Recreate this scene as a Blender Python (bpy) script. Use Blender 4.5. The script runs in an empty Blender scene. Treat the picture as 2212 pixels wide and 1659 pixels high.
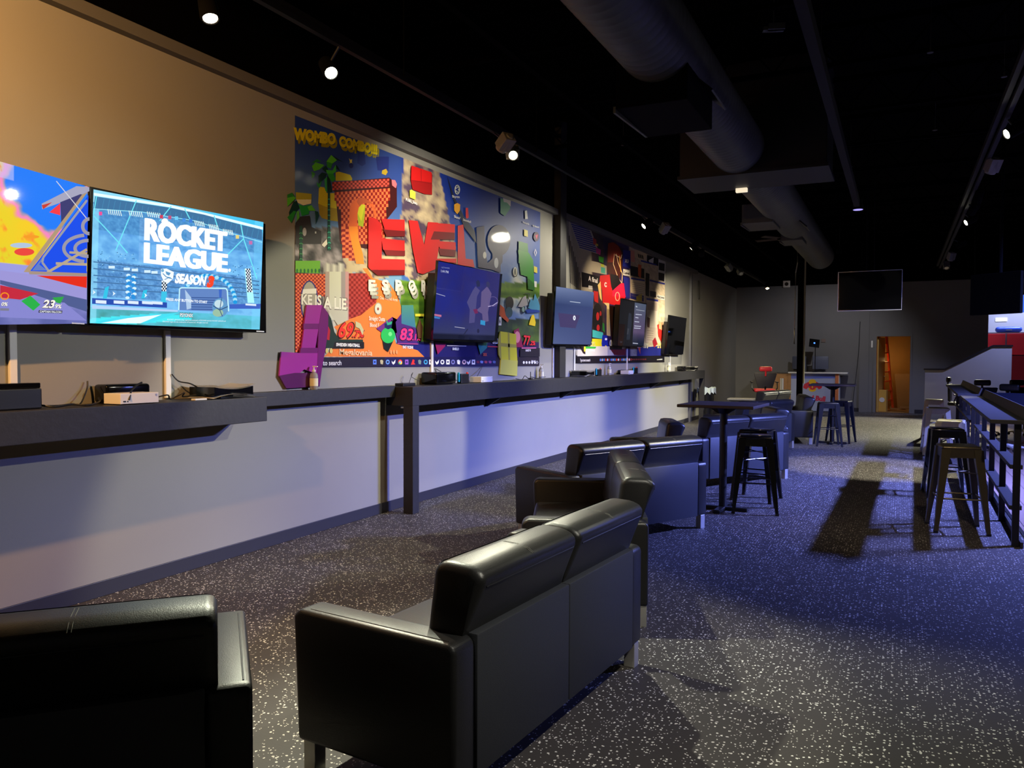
import bpy, bmesh, math, random
from mathutils import Vector, Matrix, Euler
R = math.radians
C = bpy.context.scene.collection
SC = bpy.context.scene
# ------------------------------------------------------------------ camera
FPX, YAW, PIT, ROL, CAMH = 1700.0, 0.456743966, -0.0332306591, 0.00378995693, 1.52
_cy, _sy, _cp, _sp = math.cos(YAW), math.sin(YAW), math.cos(PIT), math.sin(PIT)
FW = Vector((-_sy*_cp, _cy*_cp, _sp)); _r0 = Vector((_cy, _sy, 0)); _u0 = _r0.cross(FW)
RT = math.cos(ROL)*_r0 + math.sin(ROL)*_u0
UP = -math.sin(ROL)*_r0 + math.cos(ROL)*_u0
cd = bpy.data.cameras.new('camera'); cam = bpy.data.objects.new('camera', cd); C.objects.link(cam)
cd.sensor_fit = 'HORIZONTAL'; cd.sensor_width = 36; cd.lens = 36*FPX/2212; cd.clip_start = .05; cd.clip_end = 200
m = Matrix.Identity(4)
for i in range(3):
    m[i][0] = RT[i]; m[i][1] = UP[i]; m[i][2] = -FW[i]
m[0][3], m[1][3], m[2][3] = 0, 0, CAMH
cam.matrix_world = m; SC.camera = cam
# ------------------------------------------------------------------ world, view, big lights
SC.view_settings.view_transform = 'Standard'; SC.view_settings.look = 'None'
SC.view_settings.exposure = 0.9; SC.view_settings.gamma = 1.0; SC.view_settings.use_curve_mapping = False
w = bpy.data.worlds.new('world'); SC.world = w; w.use_nodes = True
w.node_tree.nodes['Background'].inputs[0].default_value = (.6, .55, .5, 1)
w.node_tree.nodes['Background'].inputs[1].default_value = 0.026
SC.cycles.max_bounces = 6; SC.cycles.diffuse_bounces = 3; SC.cycles.glossy_bounces = 3
SC.cycles.sample_clamp_indirect = 3; SC.cycles.use_denoising = True
SC.cycles.caustics_reflective = False; SC.cycles.caustics_refractive = False

def area(name, loc, aim, size, sizey, power, col, parent=None, spread=180):
    l = bpy.data.lights.new(name, 'AREA'); l.shape = 'RECTANGLE'; l.size = size; l.size_y = sizey
    l.energy = power; l.color = col; l.spread = R(spread)
    o = bpy.data.objects.new(name, l); C.objects.link(o)
    d = Vector(aim) - Vector(loc)
    o.rotation_euler = d.to_track_quat('-Z', 'Y').to_euler()
    o.location = loc
    if parent: o.parent = parent
    return o
# blue stage wash hung high on the right, its housing is built with the ceiling things
BLUE = area('blue_wash_lamp', (4.45, 10.4, 4.02), (0.2, 10.6, 0), 1.1, .12, 620, (.20, .255, 1.0), spread=106)
# daylight-blue and red glow of the bar beyond the far doorway
BAR = area('bar_ceiling_panel', (3.3, 26.2, 4.2), (3.0, 26.6, 0), 1.8, .8, 130, (.55, .62, 1.0))

# ------------------------------------------------------------------ helpers
def s2l(c):
    return tuple(((x/255)/12.92 if x/255 <= .04045 else (((x/255)+.055)/1.055)**2.4) for x in c[:3])
def mat(name, col, rough=.5, metal=0, spec=.5, noise=0, nscale=8, bump=0, bscale=60, emit=None, est=0, srgb=True, coat=0):
    M = bpy.data.materials.new(name); M.use_nodes = True; nt = M.node_tree; b = nt.nodes['Principled BSDF']
    c = s2l(col) if srgb else col
    b.inputs['Base Color'].default_value = (*c, 1); b.inputs['Roughness'].default_value = rough
    b.inputs['Metallic'].default_value = metal; b.inputs['Specular IOR Level'].default_value = spec
    if coat: b.inputs['Coat Weight'].default_value = coat; b.inputs['Coat Roughness'].default_value = .1
    tc = nt.nodes.new('ShaderNodeTexCoord')
    if noise:
        n = nt.nodes.new('ShaderNodeTexNoise'); n.inputs['Scale'].default_value = nscale; n.inputs['Detail'].default_value = 5
        nt.links.new(tc.outputs['Object'], n.inputs['Vector'])
        mx = nt.nodes.new('ShaderNodeMix'); mx.data_type = 'RGBA'
        mx.inputs[6].default_value = (*[x*(1-noise) for x in c], 1); mx.inputs[7].default_value = (*[min(1, x*(1+noise)) for x in c], 1)
        nt.links.new(n.outputs[0], mx.inputs[0]); nt.links.new(mx.outputs[2], b.inputs['Base Color'])
    if bump:
        n2 = nt.nodes.new('ShaderNodeTexNoise'); n2.inputs['Scale'].default_value = bscale; n2.inputs['Detail'].default_value = 3
        nt.links.new(tc.outputs['Object'], n2.inputs['Vector'])
        bp = nt.nodes.new('ShaderNodeBump'); bp.inputs['Strength'].default_value = bump; bp.inputs['Distance'].default_value = .01
        nt.links.new(n2.outputs[0], bp.inputs['Height']); nt.links.new(bp.outputs[0], b.inputs['Normal'])
    if emit:
        b.inputs['Emission Color'].default_value = (*emit, 1); b.inputs['Emission Strength'].default_value = est
    return M
def attr_mat(name, emission=0, rough=.3, bump=0, base=1.0, coat=0):
    M = bpy.data.materials.new(name); M.use_nodes = True; nt = M.node_tree; b = nt.nodes['Principled BSDF']
    a = nt.nodes.new('ShaderNodeAttribute'); a.attribute_name = 'Col'
    b.inputs['Roughness'].default_value = rough
    if emission:
        b.inputs['Base Color'].default_value = (.004, .004, .005, 1)
        nt.links.new(a.outputs['Color'], b.inputs['Emission Color']); b.inputs['Emission Strength'].default_value = emission
    else:
        nt.links.new(a.outputs['Color'], b.inputs['Base Color'])
        if coat: b.inputs['Coat Weight'].default_value = coat; b.inputs['Coat Roughness'].default_value = .05; b.inputs['Specular IOR Level'].default_value = .2
    if bump:
        tc = nt.nodes.new('ShaderNodeTexCoord')
        n2 = nt.nodes.new('ShaderNodeTexNoise'); n2.inputs['Scale'].default_value = 160; n2.inputs['Detail'].default_value = 2
        nt.links.new(tc.outputs['Object'], n2.inputs['Vector'])
        bp = nt.nodes.new('ShaderNodeBump'); bp.inputs['Strength'].default_value = bump; bp.inputs['Distance'].default_value = .004
        nt.links.new(n2.outputs[0], bp.inputs['Height']); nt.links.new(bp.outputs[0], b.inputs['Normal'])
        if coat: nt.links.new(bp.outputs[0], b.inputs['Coat Normal'])
    return M
def obj(name, bm, m, parent=None, smooth=False, loc=None, rot=None):
    me = bpy.data.meshes.new(name); bmesh.ops.recalc_face_normals(bm, faces=bm.faces[:])
    bm.to_mesh(me); bm.free()
    if m: me.materials.append(m)
    if smooth:
        for p in me.polygons: p.use_smooth = True
        try: me.set_sharp_from_angle(angle=R(38))
        except Exception: pass
    o = bpy.data.objects.new(name, me); C.objects.link(o)
    if parent: o.parent = parent
    if loc is not None: o.location = loc
    if rot is not None: o.rotation_euler = rot
    return o
def tag(o, label, cat, group=None, kind=None):
    if label: o['label'] = label
    if cat: o['category'] = cat
    if group: o['group'] = group
    if kind: o['kind'] = kind
    return o
def struct(o):
    o['kind'] = 'structure'; return o
def thing(name, label, cat, loc=(0, 0, 0), rz=0, group=None, rot=None):
    o = bpy.data.objects.new(name, None); C.objects.link(o); o.location = loc
    o.rotation_euler = rot if rot else (0, 0, rz); o.empty_display_size = .1
    return tag(o, label, cat, group)
def kids(o): return [c for c in bpy.data.objects if c.parent == o]
def dup(o, loc=None, rz=None, label=None, group=None, parent=None):
    ch = kids(o)
    c = o.copy(); C.objects.link(c)
    if parent is not None: c.parent = parent
    if loc is not None: c.location = loc
    if rz is not None: c.rotation_euler = (0, 0, rz)
    if label: c['label'] = label
    if group: c['group'] = group
    for k in ch: dup(k, parent=c)
    return c
def BM(): return bmesh.new()
def box(bm, x0, x1, y0, y1, z0, z1, bev=0, seg=2, M=None):
    vs = [bm.verts.new(Vector((x, y, z))) for x in (x0, x1) for y in (y0, y1) for z in (z0, z1)]
    if M is not None:
        for v in vs: v.co = M @ v.co
    f = [(0, 1, 3, 2), (4, 6, 7, 5), (0, 4, 5, 1), (2, 3, 7, 6), (0, 2, 6, 4), (1, 5, 7, 3)]
    fs = [bm.faces.new([vs[i] for i in q]) for q in f]
    if bev:
        es = set(e for fc in fs for e in fc.edges)
        bmesh.ops.bevel(bm, geom=list(es), offset=bev, segments=seg, profile=.5, affect='EDGES')
def prism(bm, pts, a0, a1, axis='x', bev=0, seg=2):
    """polygon pts in the plane normal to axis, extruded from a0 to a1"""
    def P(p, a):
        return (a, p[0], p[1]) if axis == 'x' else ((p[0], a, p[1]) if axis == 'y' else (p[0], p[1], a))
    A = [bm.verts.new(P(p, a0)) for p in pts]; B = [bm.verts.new(P(p, a1)) for p in pts]
    n = len(pts); fs = [bm.faces.new(A), bm.faces.new(B[::-1])]
    for i in range(n): fs.append(bm.faces.new((A[i], B[i], B[(i+1) % n], A[(i+1) % n])))
    if bev:
        es = set(e for fc in fs for e in fc.edges)
        bmesh.ops.bevel(bm, geom=list(es), offset=bev, segments=seg, profile=.5, affect='EDGES')
def tube(bm, pts, r, n=8, close=True):
    pts = [Vector(p) for p in pts]; rings = []
    for i, p in enumerate(pts):
        d = (pts[min(i+1, len(pts)-1)] - pts[max(i-1, 0)]).normalized()
        a = d.cross(Vector((0, 0, 1)));
        if a.length < .01: a = d.cross(Vector((1, 0, 0)))
        a.normalize(); b = d.cross(a); rr = r[i] if isinstance(r, (list, tuple)) else r
        rings.append([bm.verts.new(p + rr*(math.cos(t)*a + math.sin(t)*b)) for t in [2*math.pi*k/n for k in range(n)]])
    for A, B in zip(rings, rings[1:]):
        for k in range(n): bm.faces.new((A[k], A[(k+1) % n], B[(k+1) % n], B[k]))
    if close: bm.faces.new(rings[0][::-1]); bm.faces.new(rings[-1])
def lathe(bm, prof, n=24, M=None, c=(0, 0)):
    rings = []
    for r, z in prof:
        rings.append([bm.verts.new(Vector((c[0]+r*math.cos(2*math.pi*k/n), c[1]+r*math.sin(2*math.pi*k/n), z))) for k in range(n)])
    if M is not None:
        for rg in rings:
            for v in rg: v.co = M @ v.co
    for A, B in zip(rings, rings[1:]):
        for k in range(n): bm.faces.new((A[k], A[(k+1) % n], B[(k+1) % n], B[k]))
    bm.faces.new(rings[0][::-1]); bm.faces.new(rings[-1])
def frustum(bm, c0, s0, c1, s1):
    """tapered bar between two square cross sections (horizontal squares)"""
    A = [bm.verts.new((c0[0]+a*s0[0], c0[1]+b*s0[1], c0[2])) for a, b in ((-.5, -.5), (.5, -.5), (.5, .5), (-.5, .5))]
    B = [bm.verts.new((c1[0]+a*s1[0], c1[1]+b*s1[1], c1[2])) for a, b in ((-.5, -.5), (.5, -.5), (.5, .5), (-.5, .5))]
    bm.faces.new(A[::-1]); bm.faces.new(B)
    for i in range(4): bm.faces.new((A[i], A[(i+1) % 4], B[(i+1) % 4], B[i]))
def ray(u, v): return FW + ((u-1106)/FPX)*RT - ((v-829.5)/FPX)*UP

# ------------------------------------------------------------------ materials
M_wall = mat('wall_paint_grey', (142, 139, 130), .75, noise=.05, nscale=1.5, bump=.05, bscale=220)
M_wallfar = mat('wall_paint_dark_grey', (112, 110, 108), .8, noise=.08, nscale=2, bump=.05, bscale=150)
M_black = mat('black_ceiling_paint', (3, 2.6, 2.6), .95, spec=.02, noise=.2, nscale=3)
M_blackwood = mat('black_stained_wood', (31, 30, 32), .55, noise=.35, nscale=14, bump=.12, bscale=30)
M_blackmetal = mat('black_powder_coat', (16, 15, 17), .38, spec=.5)
M_gloss = mat('glossy_black_paint', (10, 10, 12), .16, spec=.6)
M_plastic = mat('black_plastic', (14, 14, 15), .4)
M_plasticd = mat('black_plastic_gloss', (9, 9, 10), .12)
M_white = mat('white_plastic', (225, 222, 214), .4)
M_leather = mat('black_leather', (27, 27, 28), .38, spec=.45, bump=.10, bscale=260)
M_vinyl = mat('charcoal_vinyl', (43, 45, 50), .52, spec=.4, bump=.12, bscale=300)
M_thread = mat('grey_thread', (95, 95, 90), .6)
M_chrome = mat('brushed_nickel', (196, 194, 186), .32, metal=.75)
M_duct = mat('galvanised_duct', (84, 85, 76), .5, metal=.2, spec=.3, noise=.25, nscale=5)
M_steel = mat('gunmetal_steel', (170, 164, 150), .3, metal=.6, noise=.2, nscale=10)
M_olivelit = mat('olive_lit_steel', (88, 80, 60), .34, metal=.7, noise=.2, nscale=12)  # warm olive light on the dark metal is put into this colour
M_base = mat('rubber_baseboard', (38, 37, 45), .5)
M_wood = mat('oak_veneer', (172, 122, 70), .5, noise=.25, nscale=9)
M_dwood = mat('dark_table_wood', (52, 44, 42), .45, noise=.3, nscale=10)
M_red = mat('red_vinyl', (205, 40, 50), .4)
M_redcab = mat('red_laminate', (226, 48, 56), .4)
M_matte = mat('matte_black', (5, 5, 5), .9, spec=.08)
M_glass = mat('screen_glass_off', (2, 2, 2), .04, spec=.6)
M_magenta = mat('magenta_acrylic', (158, 42, 150), .3, coat=.3)
M_yellow = mat('yellow_acrylic', (206, 200, 50), .35, coat=.2)
M_orange = mat('orange_paint', (226, 84, 30), .5)
M_clear = mat('clear_gel', (226, 228, 214), .12, spec=.6); M_clear.node_tree.nodes['Principled BSDF'].inputs['Transmission Weight'].default_value = .65
M_cable = mat('black_cable', (12, 12, 13), .5)
M_art = attr_mat('printed_vinyl', rough=.5, bump=.05, coat=.3)
M_scr = attr_mat('lit_screen', emission=.60, rough=.02)
M_print = attr_mat('printed_panel', rough=.4)

# floor: black rubber with pale flecks
def floor_mat():
    M = bpy.data.materials.new('flecked_rubber'); M.use_nodes = True; nt = M.node_tree; b = nt.nodes['Principled BSDF']
    tc = nt.nodes.new('ShaderNodeTexCoord')
    noise = nt.nodes.new('ShaderNodeTexNoise'); noise.inputs['Scale'].default_value = 90; noise.inputs['Detail'].default_value = 2
    nt.links.new(tc.outputs['Object'], noise.inputs['Vector'])
    prev = None
    for sc, th, dens in ((48, .22, .20), (95, .24, .13)):
        add = nt.nodes.new('ShaderNodeMix'); add.data_type = 'VECTOR'; add.inputs[0].default_value = .012
        nt.links.new(tc.outputs['Object'], add.inputs[4]); nt.links.new(noise.outputs['Color'], add.inputs[5])
        v = nt.nodes.new('ShaderNodeTexVoronoi'); v.inputs['Scale'].default_value = sc; v.voronoi_dimensions = '2D'
        nt.links.new(add.outputs[1], v.inputs['Vector'])
        lt = nt.nodes.new('ShaderNodeMath'); lt.operation = 'LESS_THAN'; lt.inputs[1].default_value = th
        nt.links.new(v.outputs['Distance'], lt.inputs[0])
        sp = nt.nodes.new('ShaderNodeSeparateColor'); nt.links.new(v.outputs['Color'], sp.inputs[0])
        l2 = nt.nodes.new('ShaderNodeMath'); l2.operation = 'LESS_THAN'; l2.inputs[1].default_value = dens
        nt.links.new(sp.outputs[0], l2.inputs[0])
        mu = nt.nodes.new('ShaderNodeMath'); mu.operation = 'MULTIPLY'
        nt.links.new(lt.outputs[0], mu.inputs[0]); nt.links.new(l2.outputs[0], mu.inputs[1])
        if prev:
            mx = nt.nodes.new('ShaderNodeMath'); mx.operation = 'MAXIMUM'
            nt.links.new(prev.outputs[0], mx.inputs[0]); nt.links.new(mu.outputs[0], mx.inputs[1]); prev = mx
        else: prev = mu
    n3 = nt.nodes.new('ShaderNodeTexNoise'); n3.inputs['Scale'].default_value = .9; n3.inputs['Detail'].default_value = 3
    nt.links.new(tc.outputs['Object'], n3.inputs['Vector'])
    m0 = nt.nodes.new('ShaderNodeMix'); m0.data_type = 'RGBA'
    m0.inputs[6].default_value = (.030, .026, .024, 1); m0.inputs[7].default_value = (.052, .046, .042, 1)
    nt.links.new(n3.outputs[0], m0.inputs[0])
    m1 = nt.nodes.new('ShaderNodeMix'); m1.data_type = 'RGBA'; m1.inputs[7].default_value = (.68, .66, .60, 1)
    nt.links.new(m0.outputs[2], m1.inputs[6]); nt.links.new(prev.outputs[0], m1.inputs[0])
    nt.links.new(m1.outputs[2], b.inputs['Base Color'])
    b.inputs['Roughness'].default_value = .62; b.inputs['Specular IOR Level'].default_value = .35
    bp = nt.nodes.new('ShaderNodeBump'); bp.inputs['Strength'].default_value = .15; bp.inputs['Distance'].default_value = .003
    nt.links.new(noise.outputs[0], bp.inputs['Height']); nt.links.new(bp.outputs[0], b.inputs['Normal'])
    return M
M_floor = floor_mat()
def plank_mat():
    M = bpy.data.materials.new('wood_plank_floor'); M.use_nodes = True; nt = M.node_tree; b = nt.nodes['Principled BSDF']
    tc = nt.nodes.new('ShaderNodeTexCoord'); br = nt.nodes.new('ShaderNodeTexBrick')
    mp = nt.nodes.new('ShaderNodeMapping'); mp.inputs['Rotation'].default_value = (0, 0, R(90))
    nt.links.new(tc.outputs['Object'], mp.inputs[0]); nt.links.new(mp.outputs[0], br.inputs['Vector'])
    br.inputs['Color1'].default_value = (.30, .20, .15, 1); br.inputs['Color2'].default_value = (.22, .15, .12, 1)
    br.inputs['Mortar'].default_value = (.05, .03, .03, 1); br.inputs['Scale'].default_value = 1
    br.inputs['Mortar Size'].default_value = .004; br.inputs['Brick Width'].default_value = 1.2; br.inputs['Row Height'].default_value = .15
    nt.links.new(br.outputs[0], b.inputs['Base Color']); b.inputs['Roughness'].default_value = .4
    return M
M_plank = plank_mat()

WX = -4.51          # plane of the long left wall
FY = 24.8           # plane of the far wall
# ------------------------------------------------------------------ setting
def sbox(name, m, *a, bev=0):
    bm = BM(); box(bm, *a, bev=bev); return struct(obj(name, bm, m))
sbox('floor', M_floor, WX-.15, 1.0, -2.5, FY+.1, -.1, 0)
sbox('floor_plank', M_plank, 1.0, 9.0, -2.5, FY+4, -.1, -.001)
sbox('trim_3', M_blackmetal, .985, 1.015, 7.0, 20.0, -.01, .006)
# left wall in one piece, black above 3.65
sbox('wall_left', M_wall, WX-.15, WX, -2.5, FY+.15, 0, 3.66)
sbox('wall_left_upper', M_black, WX-.15, WX-.005, -2.5, FY+.15, 3.66, 5.0)
sbox('trim_1', mat('trim_grey_paint', (96, 94, 90), .8), WX, WX+.07, 2.9, 19.3, 3.58, 3.66)
sbox('baseboard_left', M_base, WX, WX+.012, -2.5, FY, 0, .1, bev=.003)
# far wall with door opening x -.58...28 and bar opening x 2.15..
bm = BM()
for a in ((WX, -.58, 0, 3.7), (-.58, .28, 2.17, 3.7), (.28, 2.15, 0, 3.7), (2.15, 9.0, 3.25, 3.7)):
    box(bm, a[0], a[1], FY, FY+.12, a[2], a[3])
struct(obj('wall_far', bm, M_wallfar))
sbox('wall_far_upper', M_black, WX, 9.0, FY-.01, FY+.12, 3.7, 5.0)
bm = BM()
for a in ((-1.4, -.78), (.42, .62)): box(bm, a[0], a[1], FY-.012, FY, 0, .11)
struct(obj('baseboard_far', bm, M_base))
sbox('trim_2', M_wallfar, -1.02, -.78, FY-.05, FY, 0, 3.7)
sbox('ceiling', M_black, WX-.15, 9.0, -2.5, FY+4.2, 5.0, 5.1)
sbox('wall_right', M_black, 9.0, 9.1, -2.5, FY+4.2, 0, 5.0)
# door with its frame and the storage room behind it
bm = BM()
box(bm, -.66, -.58, FY-.02, FY+.14, 0, 2.23); box(bm, .28, .33, FY-.02, FY+.14, 0, 2.23); box(bm, -.58, .28, FY-.02, FY+.14, 2.17, 2.23)
struct(obj('trim_4', bm, M_wallfar))
M_store = mat('ochre_storeroom_paint', (150, 108, 50), .7, noise=.25, nscale=2)
bm = BM()
box(bm, -.9, .9, FY+2.0, FY+2.1, 0, 2.9); box(bm, -.9, -.8, FY+.15, FY+2.0, 0, 2.9); box(bm, .8, .9, FY+.15, FY+2.0, 0, 2.9)
box(bm, -.9, .9, FY+.15, FY+2.1, 2.9, 3.0)
struct(obj('wall_storeroom', bm, M_store))
sbox('floor_storeroom', M_store, -.9, .9, FY+.1, FY+2.0, -.05, .01)
dr = bpy.data.objects.new('door_1', None); C.objects.link(dr); dr.location = (-.55, FY+.14, .01); dr.rotation_euler = (0, 0, R(79)); struct(dr)
bm = BM(); box(bm, 0, .84, -.02, .02, 0, 2.14, bev=.004); obj('door_leaf', bm, mat('door_tan_paint', (205, 165, 85), .5), dr)
bm = BM(); lathe(bm, [(.0, -.03), (.028, -.028), (.03, 0), (.012, .01), (.012, .03)], 16, Matrix.Translation((.77, -.02, 1.0)) @ Matrix.Rotation(R(90), 4, 'X')); obj('door_knob', bm, M_chrome, dr, True)
l = bpy.data.lights.new('storeroom_bulb', 'POINT'); l.energy = 4.5; l.color = (1, .66, .26); l.shadow_soft_size = .08
o = bpy.data.objects.new('storeroom_bulb', l); C.objects.link(o); o.location = (-.35, FY+1.25, 1.5)

# ladder, box and boards in the storeroom
bm = BM()
for dx in (0, .30):
    box(bm, dx-.02, dx+.02, -.03, .03, 0, 2.2)
for k in range(7): box(bm, 0, .30, -.02, .02, .25+.28*k, .29+.28*k)
ld = obj('step_ladder', bm, M_orange, loc=(-.33, FY+.95, .03), rot=(R(-3), R(-5), R(50)))
tag(ld, 'orange ladder leaning inside the lit storeroom doorway', 'ladder')
t = thing('storage_box', 'tan box standing at the foot of the orange ladder', 'box', (-.42, FY+.42, .01), R(-8))
bm = BM(); box(bm, -.13, .13, -.15, .15, 0, .62, bev=.008); obj('box_body', bm, mat('tan_board', (205, 160, 70), .6), t)
bm = BM(); lathe(bm, [(.045, 0), (.07, 0), (.07, .01), (.045, .01)], 20, Matrix.Translation((.02, -.151, .34)) @ Matrix.Rotation(R(90), 4, 'X')); obj('round_emblem', bm, M_white, t)
bm = BM(); box(bm, -.05, .62, -.03, .03, .12, .16); box(bm, -.3, .1, .1, .16, .06, .1)
tag(obj('timber_offcut', bm, M_wood, loc=(.1, FY+.6, 0)), 'pale timber boards lying on the storeroom floor', 'boards')

# ------------------------------------------------------------------ vector art on flat panels
class Art:
    """flat shapes in thin layers on the plane local y=-off of a panel; shapes are given in pixels of the photo and land on the real plane"""
    def __init__(s, M, off=0.0, step=.00006):
        s.M = M; s.Mi = M.inverted(); s.off = off; s.step = step; s.V = []; s.F = []; s.K = []; s.o = (0, 0, 1)
        s.org = s.Mi @ Vector((0, 0, CAMH)); s.rot = s.Mi.to_3x3()
    def use(s, ox, oy, sc): s.o = (ox, oy, sc)
    def P(s, u, v, lay=None):
        u = s.o[0]+u/s.o[2]; v = s.o[1]+v/s.o[2]
        d = s.rot @ ray(u, v); y = -s.off
        t = (y - s.org.y)/d.y; p = s.org + d*t
        return (p.x, p.z)
    def lay(s, pts, faces, cols):
        s.off2 = getattr(s, 'off2', 0) + s.step; b = len(s.V)
        s.V += [(x, -s.off-s.off2, z) for x, z in pts]
        s.F += [tuple(b+i for i in f) for f in faces]; s.K += cols
    def poly(s, col, pts):
        p = [s.P(*q) for q in pts]; s.lay(p, [tuple(range(len(p)))], [s2l(col)])
    def quad(s, col, x0, y0, x1, y1): s.poly(col, [(x0, y0), (x1, y0), (x1, y1), (x0, y1)])
    def ell(s, col, cx, cy, rx, ry, n=20, a0=0, a1=360):
        s.poly(col, [(cx+rx*math.cos(R(a0+(a1-a0)*k/n)), cy+ry*math.sin(R(a0+(a1-a0)*k/n))) for k in range(n+(a1-a0 < 360))])
    def ring(s, col, cx, cy, rx, ry, t, n=20, a0=0, a1=360):
        P = []; 
        for k in range(n+1):
            a = R(a0+(a1-a0)*k/n); P += [s.P(cx+rx*math.cos(a), cy+ry*math.sin(a)), s.P(cx+(rx-t)*math.cos(a), cy+(ry-t)*math.sin(a))]
        s.lay(P, [(2*k, 2*k+1, 2*k+3, 2*k+2) for k in range(n)], [s2l(col)]*n)
    def line(s, col, pts, w):
        P = []; F = []
        for a, b in zip(pts, pts[1:]):
            d = Vector((b[0]-a[0], b[1]-a[1])); L = max(d.length, 1e-6); n = Vector((-d.y, d.x))/L*w/2; i = len(P)
            P += [s.P(a[0]+n.x, a[1]+n.y), s.P(b[0]+n.x, b[1]+n.y), s.P(b[0]-n.x, b[1]-n.y), s.P(a[0]-n.x, a[1]-n.y)]; F.append((i, i+1, i+2, i+3))
        s.lay(P, F, [s2l(col)]*len(F))
    def checker(s, pts, c1, c2, nx, ny, quad):
        """checks on a quad (tl,tr,br,bl) kept where the centre is inside pts"""
        def ins(x, y):
            r = False; n = len(pts)
            for i in range(n):
                (x1, y1), (x2, y2) = pts[i], pts[(i+1) % n]
                if (y1 > y) != (y2 > y) and x < (x2-x1)*(y-y1)/(y2-y1)+x1: r = not r
            return r
        tl, tr, br, bl = [Vector(q) for q in quad]
        def at(a, b): return (tl*(1-a)+tr*a)*(1-b)+(bl*(1-a)+br*a)*b
        P = []; F = []; K = []
        for i in range(nx):
            for j in range(ny):
                c = at((i+.5)/nx, (j+.5)/ny)
                if ins(c.x, c.y):
                    q = [at(i/nx, j/ny), at((i+1)/nx, j/ny), at((i+1)/nx, (j+1)/ny), at(i/nx, (j+1)/ny)]; b = len(P)
                    P += [s.P(*p) for p in q]; F.append((b, b+1, b+2, b+3)); K.append(s2l(c1 if (i+j) % 2 else c2))
        if F: s.lay(P, F, K)
    def field(s, pts4, nx, ny, fn):
        """smooth-coloured patch: fn(a,b)->rgb255, a right, b down"""
        tl, tr, br, bl = [Vector(q) for q in pts4]; P = []; F = []; K = []; G = []
        for j in range(ny+1):
            for i in range(nx+1):
                a, c = i/nx, j/ny
                q = (tl*(1-a)+tr*a)*(1-c)+(bl*(1-a)+br*a)*c; P.append(s.P(q.x, q.y)); G.append(s2l(fn(a, c)))
        for j in range(ny):
            for i in range(nx):
                f = (j*(nx+1)+i, j*(nx+1)+i+1, (j+1)*(nx+1)+i+1, (j+1)*(nx+1)+i); F.append(f); K.append([G[k] for k in f])
        s.lay(P, F, K)
    def text(s, st, col, bl, br, tl, bold=.03, shear=0, g=0):
        """text filling the slanted box bl-br-tl (baseline left, baseline right, cap top left)"""
        V, F, w, h = glyphs(st, bold)
        if g: bl = (bl[0]-g, bl[1]+g); br = (br[0]+g, br[1]+g); tl = (tl[0]-g, tl[1]-g)
        A, B, D = [Vector(s.P(*q)) for q in (bl, br, tl)]
        P = [tuple(A+(B-A)*((x+shear*y)/w)+(D-A)*(y/h)) for x, y in V]
        s.lay(P, F, [s2l(col)]*len(F))
    def build(s, name, m, parent=None):
        me = bpy.data.meshes.new(name); me.from_pydata(s.V, [], s.F); me.materials.append(m)
        at = me.color_attributes.new('Col', 'FLOAT_COLOR', 'CORNER'); k = 0
        buf = []
        for f, c in zip(s.F, s.K):
            if isinstance(c, list):
                for q in c: buf += [q[0], q[1], q[2], 1.0]
            else: buf += [c[0], c[1], c[2], 1.0]*len(f)
        at.data.foreach_set('color', buf); me.update()
        # make every face look out of the panel (local -y)
        bm = BM(); bm.from_mesh(me); bm.normal_update()
        for f in bm.faces:
            if f.normal.y > 0: f.normal_flip()
        bm.to_mesh(me); bm.free()
        o = bpy.data.objects.new(name, me); C.objects.link(o)
        if parent: o.parent = parent
        else: o.matrix_world = s.M
        return o
_G = {}
def glyphs(st, bold):
    k = (st, bold)
    if k not in _G:
        cu = bpy.data.curves.new('t', 'FONT'); cu.body = st; cu.size = 1; cu.offset = bold; cu.resolution_u = 3; cu.dimensions = '2D'; cu.fill_mode = 'FRONT'
        ob = bpy.data.objects.new('t', cu); me = ob.to_mesh()
        V = [(v.co.x, v.co.y) for v in me.vertices]; F = [tuple(p.vertices) for p in me.polygons]
        ob.to_mesh_clear(); bpy.data.objects.remove(ob); bpy.data.curves.remove(cu)
        x0 = min(v[0] for v in V); x1 = max(v[0] for v in V); y1 = max(v[1] for v in V)
        _G[k] = ([(x-x0, y) for x, y in V], F, x1-x0, y1)
    return _G[k]
def frame(origin, rz=90, tilt=0):
    return Matrix.Translation(origin) @ Euler((R(tilt), 0, R(rz))).to_matrix().to_4x4()
def lerp(a, b, t): return tuple(x+(y-x)*max(0, min(1, t)) for x, y in zip(a, b))
from mathutils import noise as NZ
def fbm(x, y, o=4):
    v = 0; a = .5
    for _ in range(o): v += a*NZ.noise(Vector((x, y, 3.7))); x *= 2; y *= 2; a *= .5
    return v
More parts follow.
